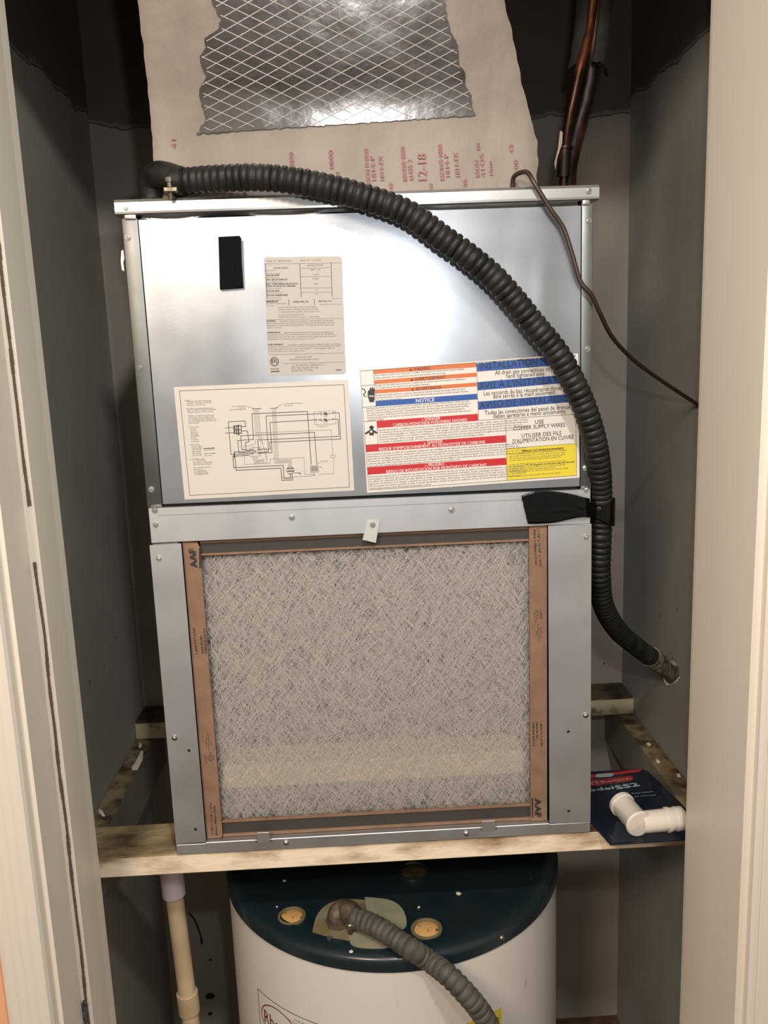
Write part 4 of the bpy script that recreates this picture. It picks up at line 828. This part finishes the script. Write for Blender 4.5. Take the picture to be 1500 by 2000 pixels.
plate('cover_flap', [(713, 1757), (716, 1754), (760, 1759), (785, 1775), (794, 1800), (788, 1815), (760, 1812), (720, 1790)], M_PLATE2, ZT2 + .0025, .0015)
plate('cover_flap', [(680, 1828), (700, 1821), (740, 1832), (762, 1848), (735, 1853), (690, 1848)], M_PLATE2, ZT2 + .0025, .0015)
p = at(644, 1835, 'z', ZT2); obj('cover_screw', lathe(bmesh.new(), p.x, p.y, [(.0042, ZT2 + .002), (.004, ZT2 + .0035), (.002, ZT2 + .0045), (0, ZT2 + .0045)], 16), M_ZINC, wh, True)
p = at(979, 1831, 'y', 0)
an = math.atan2(at(979, 1831, 'z', ZR + .012).y - HY, at(979, 1831, 'z', ZR + .012).x - HX); c = Vector((HX + HR * cos(an), HY + HR * sin(an), ZR + .012)); dn = Vector((cos(an), sin(an), 0))
obj('cap_screw', tube(bmesh.new(), [c, c + dn * .0015, c + dn * .003], lambda i, L: (.0046, .0045, .003)[i], 14), M_ZINC, wh, True)
# heater labels wrapped on the tank
def cyl_hit(px, py, R_=HR - .003):
    d = R0 * ((px - 750) / F) + R1 * (-(py - 1000) / F) + R2; ox, oy = CAM.x - HX, CAM.y - HY
    a = d.x ** 2 + d.y ** 2; b = 2 * (ox * d.x + oy * d.y); c = ox * ox + oy * oy - R_ * R_; t = (-b - math.sqrt(b * b - 4 * a * c)) / (2 * a); p = CAM + d * t
    return math.atan2(p.y - HY, p.x - HX) * R_, p.z
class Wrap(Print):
    def w(self, p): return p
    def ring(self, c, rx, ry, wpx, n=48): Print.line(self, [(c[0] + rx * cos(2 * pi * k / n), c[1] + ry * sin(2 * pi * k / n)) for k in range(n + 1)], wpx)
def csurf(s_, z, l): r = HR - .003 + l; return (HX + r * cos(s_ / (HR - .003)), HY + r * sin(s_ / (HR - .003)), z)
s0, z0 = cyl_hit(504, 1931)
lb = Wrap(csurf, 0, .0003); 
def wgrid(P, x0, x1, z1, z0_, n=24): P.add([(x0 + (x1 - x0) * i / n, z) for i in range(n + 1) for z in (z0_, z1)], [(2 * i, 2 * i + 2, 2 * i + 3, 2 * i + 1) for i in range(n)])
wgrid(lb, s0, s0 + .20, z0 - .13, z0); lo_ = lb.build('maker_label', M_TANK, wh)
K = Wrap(csurf, 0, .0006); K.line([(s0, z0 - .13), (s0, z0), (s0 + .20, z0), (s0 + .20, z0 - .13), (s0, z0 - .13)], 1.6)
K.text('THE BY', (s0 + .082, z0 - .010), (s0 + .105, z0 - .010), 3.4); K.text('OF PLUMBING', (s0 + .070, z0 - .016), (s0 + .105, z0 - .016), 3.4); K.build('black_printing', M_INK, lo_)
K = Wrap(csurf, 0, .0006); K.ring((s0 + .047, z0 - .039), .040, .030, 2.8); K.text('Rheem', (s0 + .014, z0 - .050), (s0 + .080, z0 - .050), 34, .0003); K.build('red_printing', mat('brick_red_ink', s(120, 44, 26), .5), lo_)
s1, z1 = cyl_hit(979, 1967)
lb = Wrap(csurf, 0, .0003); wgrid(lb, s1 - .085, s1, z1 - .16, z1, 16); lo_ = lb.build('energy_label', M_YEL, wh)
K = Wrap(csurf, 0, .0006); K.text('ENERGYGUIDE', (s1 - .080, z1 - .026), (s1 - .005, z1 - .026), 17, .0004); K.build('black_printing', M_INK, lo_)
# heater supply conduit
hcon = empty('supply_conduit', tuple(at(670, 1810, 'z', ZT2 + .003)), 'dusty grey ribbed conduit running off the water heater top', 'conduit')
zc = ZT2 + .022
hp = [at(688, 1793, 'z', zc), at(714, 1800, 'z', zc + .001), at(745, 1815, 'z', zc + .002), at(775, 1835, 'z', zc), at(805, 1855, 'z', zc - .002), at(838, 1876, 'y', -.060), at(872, 1902, 'y', -.090), at(905, 1935, 'y', -.104), at(933, 1968, 'y', -.106), at(955, 2005, 'y', -.104), at(972, 2060, 'y', -.100), at(985, 2130, 'y', -.098)]
obj('ribbed_hose', tube(bmesh.new(), resample(spline(hp, 12), .0014), corr(.0105, .0112, .0154), 20), M_HOSE2, hcon, True)
e0 = at(662, 1800, 'z', ZT2 + .004); bm = bmesh.new()
tube(bm, spline([e0, e0 + Vector((0, 0, .012)), e0 + Vector((.008, .002, .020)), hp[0] + Vector((.008, -.003, 0))], 8), lambda i, L: .0155 + .0015 * sin(L * 200), 16, jitter=.001); tube(bm, [e0, e0 + Vector((0, 0, .005))], .020, 8)
el2 = obj('elbow_connector', bm, M_RUST, hcon, True)
c0 = at(684, 1812, 'z', ZT2 + .014); bm = bmesh.new(); tube(bm, [c0 + Vector((0, -.004, -.006)), c0 + Vector((0, -.004, .008))], .003, 8); tube(bm, [c0 + Vector((0, -.004, .006)), c0 + Vector((0, -.004, .010))], .005, 8); obj('clamp_screw', bm, M_ZINC, el2, True)
# flakes of paint lying on the heater
for px, py, r, t in ((555, 1720, .0026, 'upper left'), (896, 1745, .0042, 'right'), (676, 1885, .0030, 'front rim'), (818, 1772, .0022, 'middle'), (541, 1771, .0016, 'left'), (1039, 1716, .0014, 'far right')):
    rim = t == 'front rim'; z = ZT + .0006 if rim else ZT2 + .0003; c = at(px, py, 'z', z)
    if rim: an = math.atan2(c.y - HY, c.x - HX); c = Vector((HX + (HR - .010) * cos(an), HY + (HR - .010) * sin(an), ZT + .0002))
    pts = [(c.x + r * (1 + .4 * random.random()) * cos(k * 1.26), c.y + r * (1 + .4 * random.random()) * sin(k * 1.26)) for k in range(5)]
    o = blob(pts, c.z, None, M_SPACK, .0006, 'paint_flake')
    tag(o, {'upper left': 'small white paint flake on the teal heater top behind the left foam plug', 'right': 'largest white paint flake on the right part of the teal heater top', 'front rim': 'white paint flake on the front rim of the teal heater top', 'middle': 'small white paint flake near the grey-green cover flap', 'left': 'tiny white paint flake just behind the left foam plug', 'far right': 'tiny white paint flake at the far right of the teal heater top'}[t], 'paint flake', 'white paint flakes on the water heater')

# ------------------------------------------------------------------ drain pipe
dp = empty('drain_pipe', tuple(Vector((*at(372, 2000, 'y', .12)[:2], ZF))), 'cream plastic drain pipe hanging below the shelf left of the heater', 'pipe')
A = at(334, 1700, 'y', .12); Bp = at(372, 1990, 'y', .12); dn = (Bp - A).normalized(); 
top = A - dn * .05; top.z = min(top.z, -.002); end = A + dn * ((ZF + .002 - A.z) / dn.z)
obj('pipe', tube(bmesh.new(), [top, A, Bp, end], .0142, 20), M_PVC, dp, True)
def coupling(p0, p1, r, m, nm):
    d = (p1 - p0).normalized(); bm = bmesh.new(); tube(bm, [p0, p0 + d * .001, p1 - d * .001, p1], lambda i, L: r - (.001 if i in (0, 3) else 0), 24); obj(nm, bm, m, dp, True)
k1 = at(339, 1748, 'y', .12); coupling(A - dn * .02, A + dn * ((k1.z - A.z) / dn.z), .0185, M_PVC_SHADE, 'coupling')
k0 = at(363, 1937, 'y', .12); k2 = at(369, 1976, 'y', .12); coupling(A + dn * ((k0.z - A.z) / dn.z), A + dn * ((k2.z - A.z) / dn.z), .0175, M_PVC, 'coupling')

# ------------------------------------------------------------------ blister pack and white float-switch fitting
bp = empty('blister_pack', (.385, .05, .0002), 'navy blister card with red and pale lettering on the shelf right of the cabinet', 'package')
card = [(.3185, -.041), (.311, .000), (.3015, .060), (.3015, .170), (.436, .1695), (.4445, .160), (.4590, .060), (.4650, -.020), (.461, -.039)]
obj('backing_card', prism(bmesh.new(), card, .0006, .0016), M_NAVY, bp)
class Flat(Print):
    def w(self, p): q = at(p[0], p[1], 'z', .0018); return (q.x, q.y)
fsf = lambda x, y, l: (x, y, .0017 + l)
K = Flat(fsf, 0, .0001); K.poly([(1120, 1517), (1254, 1502), (1250, 1507), (1120, 1524)]); K.poly([(1140, 1526), (1232, 1515), (1238, 1519), (1234, 1525), (1140, 1537)]); K.build('red_printing', M_REDC, bp)
K = Flat(fsf, 0, .0003); K.poly([(1162, 1516), (1168, 1512), (1194, 1510), (1200, 1513), (1194, 1517), (1170, 1519)])
K.text('SafeTSwitch', (1122, 1536), (1234, 1522), 8); K.text('Model', (1128, 1549), (1200, 1541), 12, .0004); K.text('SS2', (1206, 1542), (1250, 1535), 16, .0008)
K.text('Float Switch', (1235, 1551), (1276, 1547), 5); K.text('for drain pans', (1240, 1557), (1282, 1553), 4); K.build('pale_printing', M_PALE, bp)
# clear formed blister
bm = bmesh.new(); levels = [(.0, .0018), (.004, .016), (.010, .030), (.022, .033)]
base = [(.3225, -.036), (.458, -.034), (.462, .020), (.452, .105), (.330, .110), (.318, .02)]; base = [tuple(v[:2]) for v in spline([Vector((*p, 0)) for p in base + base[:1]], 5)[:-1]]
cxb, cyb = .39, .035; prev = None
for ins, z in levels:
    r_ = []
    for x, y in base:
        d = Vector((cxb - x, cyb - y)); d = d.normalized() * ins; r_.append(bm.verts.new((x + d.x, y + d.y, z)))
    if prev:
        for i in range(len(r_)): bm.faces.new((prev[i], prev[(i + 1) % len(r_)], r_[(i + 1) % len(r_)], r_[i]))
    prev = r_
bm.faces.new(prev); obj('clear_blister', bm, M_CLEAR, bp, True)
ft = empty('float_switch', (.40, .01, .0020), 'white plastic T-shaped float switch fitting inside the blister pack', 'fitting')
zf = .0235; a = at(1213, 1569, 'z', zf + .004); b = at(1249, 1610, 'z', zf); d = (b - a).normalized()
bm = bmesh.new(); tube(bm, [a - d * .001, a, a + d * .006, a + d * .0065, b - d * .006, b - d * .002, b + d * .001, b + d * .0015], lambda i, L: (.016, .0190, .0190, .0172, .0175, .0200, .0185, .0140)[i], 28); obj('switch_body', bm, M_FIT, ft, True)
c = at(1252, 1606, 'z', zf - .002); e = at(1334, 1598, 'z', zf - .002); d2 = (e - c).normalized(); Lc = (e - c).length
bm = bmesh.new(); tube(bm, [c, c + d2 * Lc * .60, c + d2 * Lc * .605, c + d2 * Lc * .66, c + d2 * Lc * .665, c + d2 * Lc * .80, c + d2 * Lc * .805, e - d2 * .002, e], lambda i, L: (.0155, .0158, .0178, .0178, .0165, .0165, .0172, .0172, .0155)[i], 24); obj('side_outlet', bm, M_FIT, ft, True)
# printed lines along the switch body
V = []; Fc = []
up = Vector((0, 0, 1)); sd = d.cross(up).normalized()
Vt, Ft = gtext('SafeTSwitch\nSS2 24VAC 5A\nFloat Switch')
xs = [v[0] for v in Vt]; ys = [v[1] for v in Vt]; x0_, x1_, y1_ = min(xs), max(xs), max(ys); Lb_ = (b - a).length
for x, y in Vt:
    t = (x - x0_) / (x1_ - x0_) * Lb_ * .62 + Lb_ * .2; an = math.radians(150) + (y1_ - y) * .0060 / .0176; V.append(tuple(a + d * t + (sd * -cos(an) * -1 + up * sin(an)) * .0180))
me = bpy.data.meshes.new('body_printing'); me.from_pydata(V, [], Ft); objm('body_printing', me, M_INKG, bpy.data.objects['switch_body'])

# torn sticker scrap on the left flange; gouges and a crack in the back wall
q = [at(*p, 'y', -.0025) for p in ((237, 490), (241, 488), (243, 505), (241, 512), (243, 530), (238, 527), (236, 510))]
bm = bmesh.new(); slab(bm, [(p.x, p.z) for p in q], -.0030, -.0024); obj('torn_sticker', bm, M_PAPER2, ah)
wb = bpy.data.objects['wall_back']; M_GOUGE = mat('gouge_dirt', (.025, .015, .010), .95)
def gouge(pts, name='plaster_gouge'):
    q = [at(*p, 'y', YB - .0006) for p in pts]; bm = bmesh.new(); slab(bm, [(p.x, p.z) for p in q], YB - .0009, YB - .0002); obj(name, bm, M_GOUGE, wb)
gouge([(400, 1947), (406, 1940), (415, 1939), (420, 1945), (416, 1951), (405, 1952)]); gouge([(406, 1979), (411, 1976), (416, 1978), (412, 1983), (407, 1983)]); gouge([(407, 1875), (411, 1872), (416, 1876), (410, 1877)])
gouge([(366, 1782), (373, 1785), (381, 1794), (388, 1810), (393, 1826), (397, 1838), (395, 1846), (391, 1841), (391, 1828), (385, 1812), (378, 1796), (371, 1788)], 'plaster_crack')
gouge([(1180, 130), (1185, 134), (1188, 146), (1184, 150), (1179, 142)]); gouge([(1178, 1333 - 40), (1182, 1296), (1180, 1298)])
